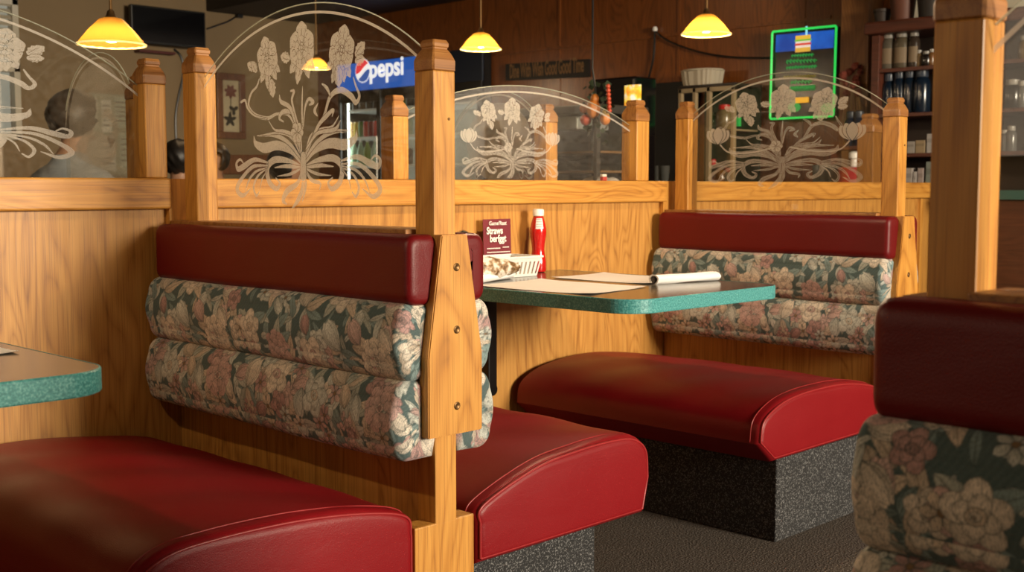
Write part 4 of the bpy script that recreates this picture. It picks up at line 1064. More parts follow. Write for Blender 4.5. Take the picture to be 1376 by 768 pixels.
q = at_d(380, 196, 6.6); person('dark haired person with head low behind the foot of the tall etched bouquet', q.x, q.y, q.z, -2.2, (.03, .03, .03), (.008, .006, .005))
def chair(label, u, v, D, yaw):
    q = at_d(u, v, D); t = thing('dining_chair', label, 'chair', (q.x, q.y, 0)); t.rotation_euler.z = yaw; zt = q.z
    def pt(name, bm): 
        o = put(name, bm, chair_wood, None); o.parent = t; return o
    pt('seat', B(-.21, .21, -.2, .2, .43, .46, bev=.008))
    for x in (-.19, .19): pt('leg', B(x - .02, x + .02, -.19, -.15, 0, .43, bev=.003)); pt('leg', B(x - .02, x + .02, .15, .19, 0, zt - .02, bev=.003))
    pt('backrest', B(-.22, .22, .155, .185, zt - .16, zt, bev=.01)); pt('back_rail', B(-.17, .17, .16, .18, .62, .68, bev=.004))
    return t
chair('brown wooden chair back below the framed flower print', 321, 207, 9.6, -.8)

# drinks fridge -------------------------------------------------------
fx = 6.80; XF = 7.42
ya, yb_ = on_x(452, 100, fx).y, on_x(648, 100, fx).y
zt, zh = on_x(540, 76, fx).z, on_x(540, 116, fx).z
t = thing('drinks_fridge', 'tall black drinks fridge with a lit blue header sign and two glass doors', 'fridge', (fx, (ya + yb_) / 2, 0))
cab = bmesh.new()
for a in ((fx + .02, XF - .02, yb_, yb_ + .03, .0, zt), (fx + .02, XF - .02, ya - .03, ya, .0, zt), (XF - .05, XF - .02, yb_ + .03, ya - .03, 0, zt), (fx + .02, XF - .05, yb_ + .03, ya - .03, zt - .03, zt), (fx + .02, XF - .05, yb_ + .03, ya - .03, 0, .22), (fx + .02, XF - .05, yb_ + .03, ya - .03, zh - .01, zh + .02)): box(cab, *a)
put('cabinet', cab, black_m, t)
blue = NT('lit_blue_sign'); gz = blue.n('TexNoise', Vector=blue.obj((1, 1, 1)), Scale=1.5).outputs['Fac']
blue.bsdf(Base__Color=(.01, .06, .3, 1), Roughness=.3, Emission__Color=blue.mix(gz, (.012, .085, .42, 1), (.02, .14, .60, 1)), Emission__Strength=.75)
hs_y1 = on_x(556, 100, fx).y - .25
hd = put('header_sign', B(fx, fx + .019, hs_y1, ya - .01, zh, zt - .01, bev=.004), blue.m, t)
put('header_panel', B(fx + .002, fx + .019, yb_, hs_y1 - .004, zh - .02, zt, bev=.004), plain('dark_blue_panel', (.008, .016, .035), .3), t)
glow = plain('lit_white', (.9, .9, .92), .4, emit=(.95, .97, 1), es=.9); glow_r = plain('lit_red', (.7, .02, .03), .4, emit=(.8, .03, .05), es=.8); glow_b = plain('lit_light_blue', (.05, .3, .7), .4, emit=(.05, .32, .75), es=.7)
bl_, br_ = on_x(496, 105, fx - .004), on_x(541, 98, fx - .004); hh = (zt - zh)
txt = text('wordmark', 'pepsi', .30, (fx - .003, bl_.y, bl_.z + .005), ROT_NX, glow, hd, ext=.002, off=.006, sx=1.0)
bpy.context.view_layer.update(); txt.scale = (abs(bl_.y - br_.y) / max(txt.dimensions.x, .01), abs(bl_.y - br_.y) / max(txt.dimensions.x, .01) * 1.0, 1)
gc = on_x(487.5, 95, fx - .003); gr = on_x(478, 95, fx).y - gc.y
def disc_part(name, fn, m, o):
    bm = bmesh.new(); vs = [bm.verts.new((fx - .003 - o, gc.y - a * gr, gc.z + b * gr)) for a, b in fn]
    f = bm.faces.new(vs); r_ = bmesh.ops.extrude_face_region(bm, geom=[f]); bmesh.ops.translate(bm, verts=[g_ for g_ in r_['geom'] if isinstance(g_, bmesh.types.BMVert)], vec=(.001, 0, 0)); put(name, bm, m, hd)
circ = [(math.cos(a), math.sin(a)) for a in [2 * PI * k / 40 for k in range(40)]]
disc_part('emblem', circ, glow, 0)
def wave(a, o): return o + .32 * a + .16 * math.sin(a * 2.6)
up = [(.93 * math.cos(a), .93 * math.sin(a)) for a in [math.radians(20 + k * 6) for k in range(32)]]
up = [p_ for p_ in up if p_[1] > wave(p_[0], .16)]; lo = [(a, wave(a, .16)) for a in np.linspace(up[-1][0], up[0][0], 12)]
disc_part('emblem_red_field', up + lo[1:-1], glow_r, .002)
dn = [(.93 * math.cos(a), .93 * math.sin(a)) for a in [math.radians(170 + k * 6) for k in range(36)]]
dn = [p_ for p_ in dn if p_[1] < wave(p_[0], -.30)]; lo = [(a, wave(a, -.30)) for a in np.linspace(dn[-1][0], dn[0][0], 12)]
disc_part('emblem_blue_field', dn + lo[1:-1], plain('lit_deep_blue', (.01, .06, .3), .4, emit=(.015, .10, .45), es=.7), .002)
fzb = .25; d1 = (on_x(460, 150, fx).y, on_x(512, 150, fx).y); d2 = (on_x(514, 150, fx).y, on_x(566, 150, fx).y); d3 = (on_x(568, 150, fx).y, yb_)
for i, (y1, y0) in enumerate((d1, d2, d3)):
    bm = bmesh.new(); fr = .055
    for a in ((y0, y1, fzb, fzb + .08), (y0, y1, zh - .11, zh - .012), (y0, y0 + fr, fzb + .08, zh - .11), (y1 - fr, y1, fzb + .08, zh - .11)): box(bm, fx - .01, fx + .018, a[0], a[1], a[2], a[3], bev=.003)
    dr = put('door', bm, black_m, t); put('door_glass', B(fx, fx + .005, y0 + fr, y1 - fr, fzb + .08, zh - .11), glass_m, dr)
    put('handle', tube(bmesh.new(), [(fx - .03, y0 + .03, 1.0), (fx - .03, y0 + .03, 1.5)], .01, 8), chrome_m, dr, smooth=True)
inner = plain('fridge_liner', (.60, .63, .60), .5)
put('liner', B(XF - .08, XF - .052, yb_ + .032, ya - .032, .23, zh - .02), inner, t)
lit = plain('fridge_light_tube', (1, 1, 1), .4, emit=(.85, .95, .9), es=7.0)
put('light_tube', B(fx + .05, fx + .08, ya - .09, ya - .055, .3, zh - .1, bev=.008), lit, t)
put('light_tube', B(fx + .05, fx + .08, d2[0] - .03, d2[0] + .005, .3, zh - .1, bev=.008), lit, t)
shz = [on_x(490, v, fx + .1).z for v in (147, 184, 222)]
for z in shz: put('shelf', B(fx + .06, XF - .09, yb_ + .035, ya - .035, z - .02, z, bev=.003), plain('wire_shelf', (.75, .78, .76), .4, emit=(.8, .9, .85), es=.10), t)
cans = {}
def can(kind, col, label, y, z, tall):
    if (col, tall) not in cans:
        r = .036; c = thing(kind, label, 'can' if not tall else 'bottle', (fx + .13, y, z), 'drinks in the fridge')
        m = plain('drink_colour', col, .3, metal=0.1)
        if tall: put('body', lathe(bmesh.new(), [(r * .9, 0), (r, .01), (r, .13), (r * .75, .165), (.014, .195), (.013, .215)], (fx + .13, y, z), 18), m, c, smooth=True); put('cap', lathe(bmesh.new(), [(.0145, .2155), (.0145, .232), (.012, .234)], (fx + .13, y, z), 14), white_m, c)
        else: put('body', lathe(bmesh.new(), [(r * .8, 0), (r, .012), (r, .125), (r * .85, .14)], (fx + .13, y, z), 18), m, c, smooth=True); put('lid', lathe(bmesh.new(), [(r * .85, .1402), (r * .83, .144), (.004, .142)], (fx + .13, y, z), 18), chrome_m, c, smooth=True)
        cans[(col, tall)] = c; return c
    return copy_tree(cans[(col, tall)], (fx + .13, y, z), label)
C_ = {'tan': (.50, .34, .16), 'yellow': (.55, .40, .03), 'green': (.06, .22, .05), 'lime': (.22, .34, .05), 'red': (.5, .03, .025), 'dark red': (.25, .03, .03), 'dark': (.02, .015, .012), 'pale green': (.35, .5, .38), 'brown': (.10, .05, .02)}
for (u, v, cn, tall, nm) in ((474, 184, 'tan', 0, 'leftmost in the middle row of the left door'), (480.5, 184, 'yellow', 0, 'second in the middle row of the left door'), (487, 184, 'green', 0, 'beside the yellow can in the middle row'), (493.5, 184, 'red', 0, 'left of the two red ones in the middle row'), (500, 184, 'dark red', 0, 'next to the bright red one in the middle row'), (506.5, 184, 'red', 0, 'rightmost in the middle row of the left door'),
                            (478, 147, 'dark', 1, 'leftmost on the top shelf of the left door'), (488, 147, 'brown', 1, 'second on the top shelf of the left door'), (497, 147, 'dark', 1, 'third on the top shelf of the left door'), (506, 147, 'dark', 1, 'last on the top shelf of the left door'),
                            (476, 222, 'pale green', 1, 'leftmost on the low shelf of the left door'), (485, 222, 'pale green', 1, 'second on the low shelf of the left door'), (494, 222, 'lime', 1, 'third on the low shelf of the left door'), (504, 222, 'pale green', 1, 'last on the low shelf of the left door'),
                            (529, 144, 'brown', 0, 'left of the yellow can on the top shelf of the right door'), (537, 144, 'yellow', 0, 'on the top shelf of the right door'), (544, 144, 'lime', 0, 'right of the yellow can on the top shelf of the right door'), (551, 144, 'dark', 0, 'rightmost on the top shelf of the right door'),
                            (522, 183, 'dark', 0, 'left of the post on the middle shelf of the right door'), (550, 183, 'pale green', 0, 'right of the post on the middle shelf of the right door'), (550, 220, 'dark', 0, 'right of the post on the low shelf of the right door')):
    p = on_x(u, v, fx + .13); z = min(shz, key=lambda s: abs(s - p.z)) + .0005
    can('drink_bottle' if tall else 'drink_can', C_[cn], '%s drink %s %s' % (cn, 'bottle' if tall else 'can', nm), p.y, z, tall)

# dark lettered sign on the back wall
a, b = on_x(679, 86, XB - .03), on_x(791, 79, XB - .03); c_, d = on_x(791, 103, XB - .03), on_x(679, 108, XB - .03)
t = thing('wall_sign', 'long black wooden sign with faded gold lettering on the back wall', 'sign', (XB - .03, (a.y + b.y) / 2, d.z))
put('board', prism(bmesh.new(), [a, b, c_, d], Vector((.028, 0, 0)), bev=.003), plain('black_sign_paint', (.008, .005, .004), .5), t)
gold = plain('faded_gold_paint', (.20, .105, .04), .6)
ang = math.atan2((b.z - a.z), -(b.y - a.y)) * .7
tx = text('lettering', 'Dine With Wish Good Good Time', .125, (XB - .032, a.y - .05, (a.z + d.z) / 2 - .05), ROT_NX, gold, t, off=.003)
bpy.context.view_layer.update(); sc_ = (a.y - b.y - .10) / max(.01, tx.dimensions.x); tx.scale = (sc_, 1.25, 1)

# menu board with green neon border
nx = XB - .06
A, Bn, Cn, Dn = on_x(1040, 43, nx), on_x(1126, 35, nx), on_x(1122, 156, nx), on_x(1037, 160, nx)
t = thing('neon_menu_board', 'dark menu board with green neon border and lit blue screen on the back wall', 'neon sign', (nx, (A.y + Bn.y) / 2, Dn.z))
bd = put('board', prism(bmesh.new(), [A, Bn, Cn, Dn], Vector((.05, 0, 0)), bev=.004), plain('black_menu_board', (.012, .008, .006), .25), t)
neon = plain('green_neon', (.05, .6, .15), .3, emit=(.025, .75, .10), es=.8); neon_dim = plain('green_chalk_neon', (.03, .25, .08), .4, emit=(.03, .42, .07), es=.55)
bm = bmesh.new(); off = Vector((-.02, 0, 0)); path = []
cs = [A, Bn, Cn, Dn]
for i in range(4):
    p0, p1, p2 = cs[i - 1], cs[i], cs[(i + 1) % 4]
    for s in (.10, .05): path.append(p1.lerp(p0, s * .4) + off)
    path.append(p1.lerp(p0, .008).lerp(p2, .008) + off)
    for s in (.05, .10): path.append(p1.lerp(p2, s * .4) + off)
tube(bm, path + [path[0]], .0075, 8, False); put('neon_tube', bm, neon, t, smooth='all')
s1, s2, s3, s4 = on_x(1043, 47, nx - .012), on_x(1120, 40, nx - .012), on_x(1119, 64, nx - .012), on_x(1042, 70, nx - .012)
scr = NT('lit_blue_screen'); nz = scr.n('TexNoise', Vector=scr.obj((1, 1, 1)), Scale=4.0, Detail=3.0).outputs['Fac']
scr.bsdf(Base__Color=(.01, .03, .1, 1), Roughness=.2, Emission__Color=scr.ramp(nz, [(.38, (.01, .05, .30)), (.55, (.015, .12, .55)), (.68, (.04, .35, .85))]), Emission__Strength=.9)
sn = put('screen', prism(bmesh.new(), [s1, s2, s3, s4], Vector((.011, 0, 0))), scr.m, t)
def e_m(n, c, e=.8): return plain(n, c, .4, emit=c, es=e)
bc = on_x(1079, 59, nx - .014); bw = .055
for nm, cc, z0, z1, w_ in (('burger_top', (.75, .45, .04), .03, .055, 1.0), ('burger_salad', (.15, .45, .04), .018, .03, 1.1), ('burger_stripe', (.8, .7, .6), .006, .018, .98), ('burger_red', (.6, .05, .03), -.008, .006, 1.05), ('burger_white', (.8, .7, .6), -.022, -.008, .98), ('burger_bun', (.7, .40, .05), -.05, -.022, 1.0)):
    put(nm, B(nx - .016, nx - .0125, bc.y - bw * w_, bc.y + bw * w_, bc.z + z0, bc.z + z1, bev=.001), e_m(nm, cc), sn)
put('burger_straw', B(nx - .016, nx - .0125, bc.y - .03, bc.y - .018, bc.z + .055, bc.z + .11), e_m('pale_straw', (.3, .7, .9)), sn)
def scribble(bm, u0, u1, v, amp, n, plane_x, r, seed):
    R_ = random.Random(seed); pts = []
    for k in range(n * 4 + 1):
        s = k / (n * 4); u = u0 + (u1 - u0) * s + amp * .45 * math.sin(k * PI / 2 + .5); vv = v - (u - u0) * .045 + amp * (math.sin(k * PI / 2) * R_.uniform(.5, 1.0)); pts.append(tuple(on_x(u, vv, plane_x)))
    tube(bm, [tuple(x) for x in catmull(pts, 4)], r, 5)
for i, (u0, u1, v, amp, n) in enumerate(((1063, 1093, 75, 2.0, 8), (1056, 1097, 83, 3.2, 9), (1056, 1097, 91, 2.0, 11), (1052, 1096, 104, 1.8, 11), (1062, 1090, 111, 2.6, 6), (1062, 1094, 118.5, 2.2, 14))):
    bm = bmesh.new(); scribble(bm, u0, u1, v, amp, n, nx - .008, .0032, i); put('neon_lettering', bm, neon_dim if i != 3 else e_m('amber_lettering', (.25, .20, .03), .5), t, smooth='all')
bm = bmesh.new(); a = on_x(1062, 116, nx - .006); b = on_x(1095, 121, nx - .006); box(bm, nx - .006, nx - .001, b.y, a.y, b.z, a.z); put('green_bar', bm, e_m('green_bar', (.012, .16, .03), .6), t)
for u, v in ((1067, 144), (1111, 145)):
    bm = bmesh.new(); c_ = on_x(u, v, nx - .01); lathe(bm, [(.038, 0), (.038, .006)], (0, 0, 0), 20)
    for v_ in bm.verts: v_.co = Vector((c_.x + v_.co.z, c_.y + v_.co.x * 1.2, c_.z + v_.co.y * .8))
    put('green_lamp', bm, neon_dim, t)
bm = bmesh.new(); c_ = on_x(1076, 134, nx - .012); box(bm, nx - .02, nx - .01, c_.y - .06, c_.y + .04, c_.z - .02, c_.z + .015, bev=.004); put('reflected_lamp_glow', bm, e_m('reflected_lamp_glow', (.9, .45, .03), .8), t)  # emissive block painted as the glow of reflected lamps
# hook and wires on the back wall
bm = bmesh.new(); hk = on_x(880, 42, XB - .03)
tube(bm, [tuple(x) for x in catmull([tuple(on_x(u, v, XB - .02)) for u, v in ((880, 42), (900, 56), (940, 70), (985, 77), (1040, 78))], 6)], .007, 5)
tube(bm, [tuple(x) for x in catmull([tuple(on_x(u, v, XB - .02)) for u, v in ((880, 42), (879, 62), (877, 82), (871, 106))], 6)], .008, 5)
o = put('cable', bm, black_m, smooth=True, origin=tuple(hk)); tag(o, 'black cable looping from a hook to the neon menu board', 'cable')
bm = lathe(bmesh.new(), [(.015, 0), (.02, .01), (.014, .03), (.004, .034)], tuple(hk), 12); o = put('wall_hook', bm, white_m, smooth=True, origin=tuple(hk)); tag(o, 'small white hook high on the back wall holding the cable', 'hook')

# doorway, black column with poster, glazed display counter
y0, y1 = on_x(936, 160, XB - .04).y, on_x(880, 160, XB - .04).y; zd = on_x(905, 110, XB - .04).z
dr = struct('door_1', B(XB - .04, XB - .001, y0, y1, 0, zd, bev=.003), plain('dark_doorway', (.004, .003, .003), .6))
yA, yB2 = on_x(853, 170, 6.0).y, on_x(797, 170, 6.0).y; zc = on_x(850, 102, 6.0).z
t = thing('drinks_machine', 'tall black machine left of the dark doorway with a bright poster on it', 'machine', (6.1, (yA + yB2) / 2, 0))
put('cabinet', B(6.0, 6.22, yA, yB2, 0, zc, bev=.012), black_gloss, t); put('glass_front', B(5.994, 5.9995, yA + .05, yB2 - .05, .9, zc - .08, bev=.002), black_gloss, t)
put('trim_strip', B(5.985, 6.0, yA - .006, yA + .012, 0, zc - .02, bev=.002), plain('dark_metal', (.05, .05, .05), .3, .8), t)
pst = NT('colourful_poster_print'); vo = pst.n('TexVoronoi', Vector=pst.obj((1, 1, 1)), Scale=22.0).outputs['Color']
gr_ = pst.n('SeparateXYZ', Vector=pst.obj((1, 1, 1))).outputs[2]
cl_ = pst.mix(.55, pst.ramp(pst.n('TexNoise', Vector=pst.obj((1, 1, 1)), Scale=16.0).outputs['Fac'], [(.35, (.9, .35, .02)), (.5, (.95, .65, .05)), (.62, (.9, .85, .7))]), vo, 'SOFT_LIGHT')
pst.bsdf(Base__Color=cl_, Roughness=.4, Emission__Color=cl_, Emission__Strength=.5)
bm = bmesh.new(); a, b = on_x(839, 115, 5.99), on_x(861, 158, 5.99); N = 8
for i in range(N):
    s0, s1_ = i / N, (i + 1) / N; yq = lambda s: a.y + (b.y - a.y) * s; xq = lambda s: 5.991 - .015 * math.sin(s * PI)
    prism(bm, [(xq(s0), yq(s0), b.z), (xq(s1_), yq(s1_), b.z), (xq(s1_), yq(s1_), a.z), (xq(s0), yq(s0), a.z)], Vector((.002, 0, 0)))
o = put('poster', bm, pst.m, origin=(5.99, a.y, b.z)); tag(o, 'bright yellow and orange lit poster on the tall black machine', 'poster')
# glazed counter seen through the rail screen
ya, yb_ = on_x(655, 200, 5.0).y, on_x(795, 200, 5.0).y; zt = on_x(740, 142, 5.0).z
t = thing('display_counter', 'grey glazed food counter behind the wide screen over the table', 'counter', (5.2, (ya + yb_) / 2, 0))
put('counter_base', B(5.0, 5.5, yb_, ya, 0, .98, bev=.01), dark_wood, t)
put('counter_top', B(4.97, 5.52, yb_ - .02, ya + .02, .982, 1.02, bev=.006), plain('grey_worktop', (.16, .14, .11), .3), t)
bm = bmesh.new(); box(bm, 5.05, 5.5, yb_, ya, zt - .05, zt, bev=.006)
for y in (yb_ + .01, (ya + yb_) / 2, ya - .01): box(bm, 5.04, 5.07, y - .012, y + .012, 1.02, zt - .05); box(bm, 5.46, 5.49, y - .012, y + .012, 1.02, zt - .05)
put('canopy_frame', bm, plain('dull_steel', (.13, .12, .105), .35, .7), t)
put('back_sheet', B(5.485, 5.495, yb_ + .02, ya - .02, 1.02, zt - .05), plain('grey_green_sheet', (.045, .052, .045), .4), t)
for z in (1.13, 1.24): put('shelf', B(5.1, 5.47, yb_ + .02, ya - .02, z, z + .012), plain('warm_shelf', (.20, .11, .045), .4), t)
put('sneeze_guard', prism(bmesh.new(), [(5.03, yb_ + .02, 1.1), (5.03, ya - .02, 1.1), (5.10, ya - .02, zt - .05), (5.10, yb_ + .02, zt - .05)], Vector((-.005, 0, 0))), glass_m, t)
put('steel_tray', B(5.12, 5.4, on_x(788, 150, 5.2).y, on_x(757, 150, 5.2).y, zt - .13, zt - .055, bev=.008), plain('pale_steel', (.45, .46, .44), .3, .3), t)
# white cloth heap and small packet on the counter
bm = bmesh.new(); q = on_x(781, 238, 4.93); bmesh.ops.create_icosphere(bm, subdivisions=4, radius=1)
for v in bm.verts:
    c = v.co.copy(); n = .14 * math.sin(c.x * 6 + c.y * 8) + .08 * math.sin(c.y * 17 + c.x * 5); v.co = Vector((5.085 + c.x * .055, q.y + c.y * (.17 + .03 * n), 1.0205 + max(0, c.z + .0) * (.085 + n * .10)))
o = put('cloth_heap', bm, plain('off_white_cloth', (.5, .45, .40), .9), smooth='all', origin=(5.085, q.y, 1.0205)); tag(o, 'crumpled white cloth lying on the grey food counter', 'cloth')
q = on_y(811, 243, 2.94); t = thing('sauce_packet', 'tiny red and white packet standing on the rail left of the short post', 'packet', (q.x, 2.94, 1.0735))
put('sleeve', B(q.x - .012, q.x + .012, 2.932, 2.948, 1.0735, 1.088, bev=.002), plain('red_packet', (.5, .03, .02), .5), t); put('top_flap', B(q.x - .012, q.x + .012, 2.934, 2.946, 1.0885, 1.098, bev=.001), paper_m, t)
# hanging garland of gourds
t = thing('gourd_garland', 'hanging garland of orange gourds and dark leaves beside the black machine', 'garland', tuple(on_x(797, 108, 4.92)))
put('string', tube(bmesh.new(), [(4.92, on_x(796, 92, 4.92).y, ZC)] + [tuple(on_x(u, v, 4.92)) for u, v in ((796, 92), (800, 120), (798, 150), (795, 190))], .006, 6), black_m, t, smooth=True)
og = [plain('orange_gourd', (.62, .20, .03), .45), plain('red_gourd', (.5, .07, .03), .45), plain('dark_leaf', (.02, .035, .012), .7), plain('pale_gourd', (.6, .42, .14), .45)]
for (u, v, r, mi, st_) in ((797, 146, .042, 0, 1.5), (785, 146, .030, 0, 1.0), (787, 161, .036, 1, 1.0), (813, 160, .032, 0, 1.2), (814, 151, .024, 3, 1.0), (799, 133, .026, 0, 1.3)):
    bm = bmesh.new(); c_ = on_x(u, v, 4.91); r *= .85; bmesh.ops.create_icosphere(bm, subdivisions=3, radius=r)
    for w_ in bm.verts:
        a = math.atan2(w_.co.y, w_.co.x); k_ = 1 + .07 * math.cos(a * 7); w_.co = Vector((c_.x + w_.co.x * k_, c_.y + w_.co.y * k_, c_.z + w_.co.z * st_))
    gq = put('gourd', bm, og[mi], t, smooth='all'); put('stalk', tube(bmesh.new(), [(c_.x, c_.y, c_.z + r * st_ * .9), (c_.x, c_.y + .006, c_.z + r * st_ * 1.35)], .006, 6), og[2], gq)
bm = bmesh.new(); R_ = random.Random(3)
for k in range(46):
    u, v = R_.uniform(788, 822), R_.uniform(112, 190); c_ = on_x(u, v, 4.93 + R_.uniform(-.03, .05)); a = R_.uniform(0, 6.28); L = R_.uniform(.025, .05)
    d_ = Vector((R_.uniform(-.3, .3), math.cos(a), math.sin(a))) * L; s_ = Vector((.012, -d_.z * .35, d_.y * .35))
    vs = [bm.verts.new(c_ + w_) for w_ in (Vector(), d_ * .5 + s_, d_, d_ * .5 - s_)]; bm.faces.new(vs)
put('leaves', bm, og[2], t)
bm = bmesh.new()
for k in range(7):
    c_ = on_x(817 + .3 * k, 116 + 5.5 * k, 4.90); r_ = bmesh.ops.create_icosphere(bm, subdivisions=2, radius=.013); bmesh.ops.translate(bm, verts=r_['verts'], vec=c_)
put('beads', bm, og[1], t, smooth='all')

# tan framed display case with odds and ends
cx_ = 6.55; y0, y1 = on_x(986, 170, cx_).y, on_x(911, 170, cx_).y; zt = on_x(950, 117, cx_).z; zm = on_x(975, 173, cx_).z
t = thing('display_case', 'tan framed glass display case left of the neon menu board', 'display case', (cx_, (y0 + y1) / 2, 0))
tanm = plain('tan_case_frame', (.34, .25, .14), .5); bm = bmesh.new()
for u in (913, 932, 951): y = on_x(u, 170, cx_).y; box(bm, cx_, cx_ + .03, y - .014, y + .014, 1.06, zt, bev=.003)
box(bm, cx_, cx_ + .03, y0, y1, zt - .03, zt, bev=.003); box(bm, cx_, cx_ + .03, y0, y0 + .025, 1.06, zt, bev=.003); box(bm, cx_, cx_ + .03, y0, y1, 1.04, 1.07, bev=.003)
put('frame', bm, tanm, t)
put('cabinet_base', B(cx_, cx_ + .32, y0, y1, 0, 1.035, bev=.004), dark_wood, t); put('back_sheet', B(cx_ + .30, cx_ + .315, y0, y1, 1.04, zt), plain('dark_green_back', (.012, .03, .014), .4), t)
put('case_top', B(cx_ - .002, cx_ + .32, y0 - .005, y1 + .005, zt, zt + .02, bev=.004), plain('dark_case_top', (.02, .012, .008), .5), t)
put('shelf', B(cx_ + .032, cx_ + .295, y0 + .01, on_x(952, 170, cx_).y, zm - .012, zm, bev=.002), tanm, t)
put('case_light', B(cx_ + .26, cx_ + .29, on_x(962, 165, cx_).y, on_x(954, 165, cx_).y, zm + .03, zm + .09), e_m('green_strip', (.02, .35, .06), .5), t)
def jar(label, name, cat, u, v, col, lid, r, h, px, group, zb=None, em=0.0):
    c_ = on_x(u, v, px); z = c_.z if zb is None else zb; t = thing(name, label, cat, (px, c_.y, z), group)
    put('body', lathe(bmesh.new(), [(r * .92, 0), (r, h * .04), (r, h * .62), (r * .9, h * .72), (r * .62, h * .80)], (px, c_.y, z), 20), plain('jar_' + name, tuple(c * .32 for c in col), .2, emit=col if em else None, es=em), t, smooth=True)
    put('lid', lathe(bmesh.new(), [(r * .66, h * .802), (r * .7, h * .82), (r * .7, h * .97), (r * .5, h)], (px, c_.y, z), 18), plain('lid_' + name, lid, .35), t, smooth=True)
    return t
jar('jar with a bright red lid on the upper shelf of the tan display case', 'lidded_jar', 'jar', 973, 173, (.55, .40, .18), (.55, .01, .01), .055, .17, cx_ + .14, 'jars in the display case', zm + .0005)
jar('green glass jar on the upper shelf of the display case beside its frame', 'glass_jar', 'jar', 958, 173, (.02, .25, .05), (.03, .1, .03), .035, .12, cx_ + .12, 'jars in the display case', zm + .0005)
jar('squat orange jar low in the display case behind the far etched glass', 'sauce_jar', 'jar', 968, 220, (.5, .2, .03), (.06, .04, .03), .05, .16, cx_ + .14, 'jars in the display case', 1.0375)
jar('small red lidded bottle low in the display case by the tan frame', 'sauce_bottle', 'bottle', 958, 220, (.5, .4, .3), (.5, .02, .02), .03, .20, cx_ + .16, 'jars in the display case', 1.0375)
jar('pale cream jar low in the display case, right end', 'cream_jar', 'jar', 979, 220, (.5, .42, .28), (.3, .05, .03), .04, .14, cx_ + .16, 'jars in the display case', 1.0375)
# white basket on the case
p, q = on_x(917, 112, cx_ + .1), on_x(962, 112, cx_ + .1); zb = zt + .0205
t = thing('wicker_basket', 'white ribbed basket on top of the tan display case', 'basket', (cx_ + .12, (p.y + q.y) / 2, zb)); bm = bmesh.new(); hh = .105; N = 44; rings = []
ym, hy = (p.y + q.y) / 2, (p.y - q.y) / 2
for s_, z in ((.86, 0), (.92, .25), (1.0, .95), (1.04, 1.0), (.98, 1.0), (.88, .3), (.84, .1)):
    ring = []
    for k in range(N):
        a = 2 * PI * k / N; e = 3.0; cxn = abs(math.cos(a)) ** (2 / e) * math.copysign(1, math.cos(a)); cyn = abs(math.sin(a)) ** (2 / e) * math.copysign(1, math.sin(a)); rb = 1 + (.02 if k % 2 else -.02)
        ring.append(bm.verts.new((cx_ + .14 + .11 * s_ * cxn * rb, ym + hy * s_ * cyn * rb, zb + hh * z)))
    rings.append(ring)
for a, b in zip(rings, rings[1:]):
    for k in range(N): bm.faces.new((a[k], a[(k + 1) % N], b[(k + 1) % N], b[k]))
bm.faces.new(rings[0]); bm.faces.new(rings[-1]); put('basket_body', bm, plain('white_wicker', (.42, .36, .27), .8), t)
bm = bmesh.new(); tube(bm, [(cx_ + .14 + .115 * math.cos(a) , ym + hy * 1.03 * math.sin(a), zb + hh) for a in [2 * PI * k / 40 for k in range(41)]], .008, 6, False); put('rim', bm, plain('white_rim', (.46, .40, .30), .7), t, smooth='all')
# glasses on the counter by the doorway
gl_m = plain('drinking_glass', (.10, .10, .09), .1)
for i, (u, lb) in enumerate(((874, 'first drinking glass from the machine on the dark counter'), (884, 'second drinking glass from the machine on the dark counter'), (893, 'third drinking glass from the machine, by the far wall post'))):
    c_ = on_x(u, 232, 6.4); zb = 1.061; bm = lathe(bmesh.new(), [(.026, 0), (.034, .13), (.031, .13), (.024, .01)], (6.4, c_.y, zb), 18); o = put('drinking_glass', bm, gl_m, smooth=True, origin=(6.4, c_.y, zb)); tag(o, lb, 'glass', 'glasses on the dark counter')
ya, yb_ = on_x(868, 232, 6.4).y, on_x(911, 232, 6.55).y + .02
t = thing('side_counter', 'low dark counter below the doorway with a brass strip', 'counter', (6.45, (ya + yb_) / 2, 0)); put('counter_body', B(6.3, 6.8, yb_ + .01, ya, 0, 1.03, bev=.005), black_m, t); put('counter_top', B(6.28, 6.82, yb_ + .01, ya + .01, 1.031, 1.06, bev=.004), dark_wood, t)
put('brass_strip', B(6.27, 6.279, yb_ + .12, ya - .10, 1.035, 1.05), brass_m, t)

# dried flowers and blue bottles right of the neon board, red pump pot
t = thing('dried_flowers', 'hanging bunch of dried red flowers on the wood pilaster', 'dried flowers', tuple(on_x(1146, 105, 6.66)))
bm = bmesh.new(); R_ = random.Random(5); c0 = on_x(1146, 110, 6.66)
for k in range(16):
    c_ = c0 + Vector((R_.uniform(-.04, .03), R_.uniform(-.055, .055), R_.uniform(-.07, .09))); r_ = bmesh.ops.create_icosphere(bm, subdivisions=2, radius=R_.uniform(.014, .024))
    for v in r_['verts']: v.co = v.co * (1 + .3 * math.sin(v.co.x * 400 + v.co.z * 300)) + c_
put('blossoms', bm, plain('dried_red', (.16, .03, .015), .8), t); bm = bmesh.new()
for k in range(12): a = R_.uniform(-.05, .05); tube(bm, [c0 + Vector((0, a * .8, -.05)), c0 + Vector((0, a, -.12)), c0 + Vector((.0, a * 1.6, -.20 - R_.uniform(0, .05)))], .004, 5)
put('stems', bm, plain('dry_stems', (.25, .15, .06), .9), t)
pot = on_x(1147, 241, 6.3)
t = thing('side_counter', 'low dark counter behind the far divider under the red pump pot', 'counter', (6.4, pot.y, 0)); y0 = on_x(1090, 240, 6.3).y; y1 = on_x(1166, 240, 6.6).y
put('counter_body', B(6.2, 6.6, y1, y0, 0, 1.03, bev=.005), dark_wood, t); put('counter_top', B(6.18, 6.62, y1 - .01, y0 + .01, 1.031, 1.06, bev=.004), dark_wood, t)
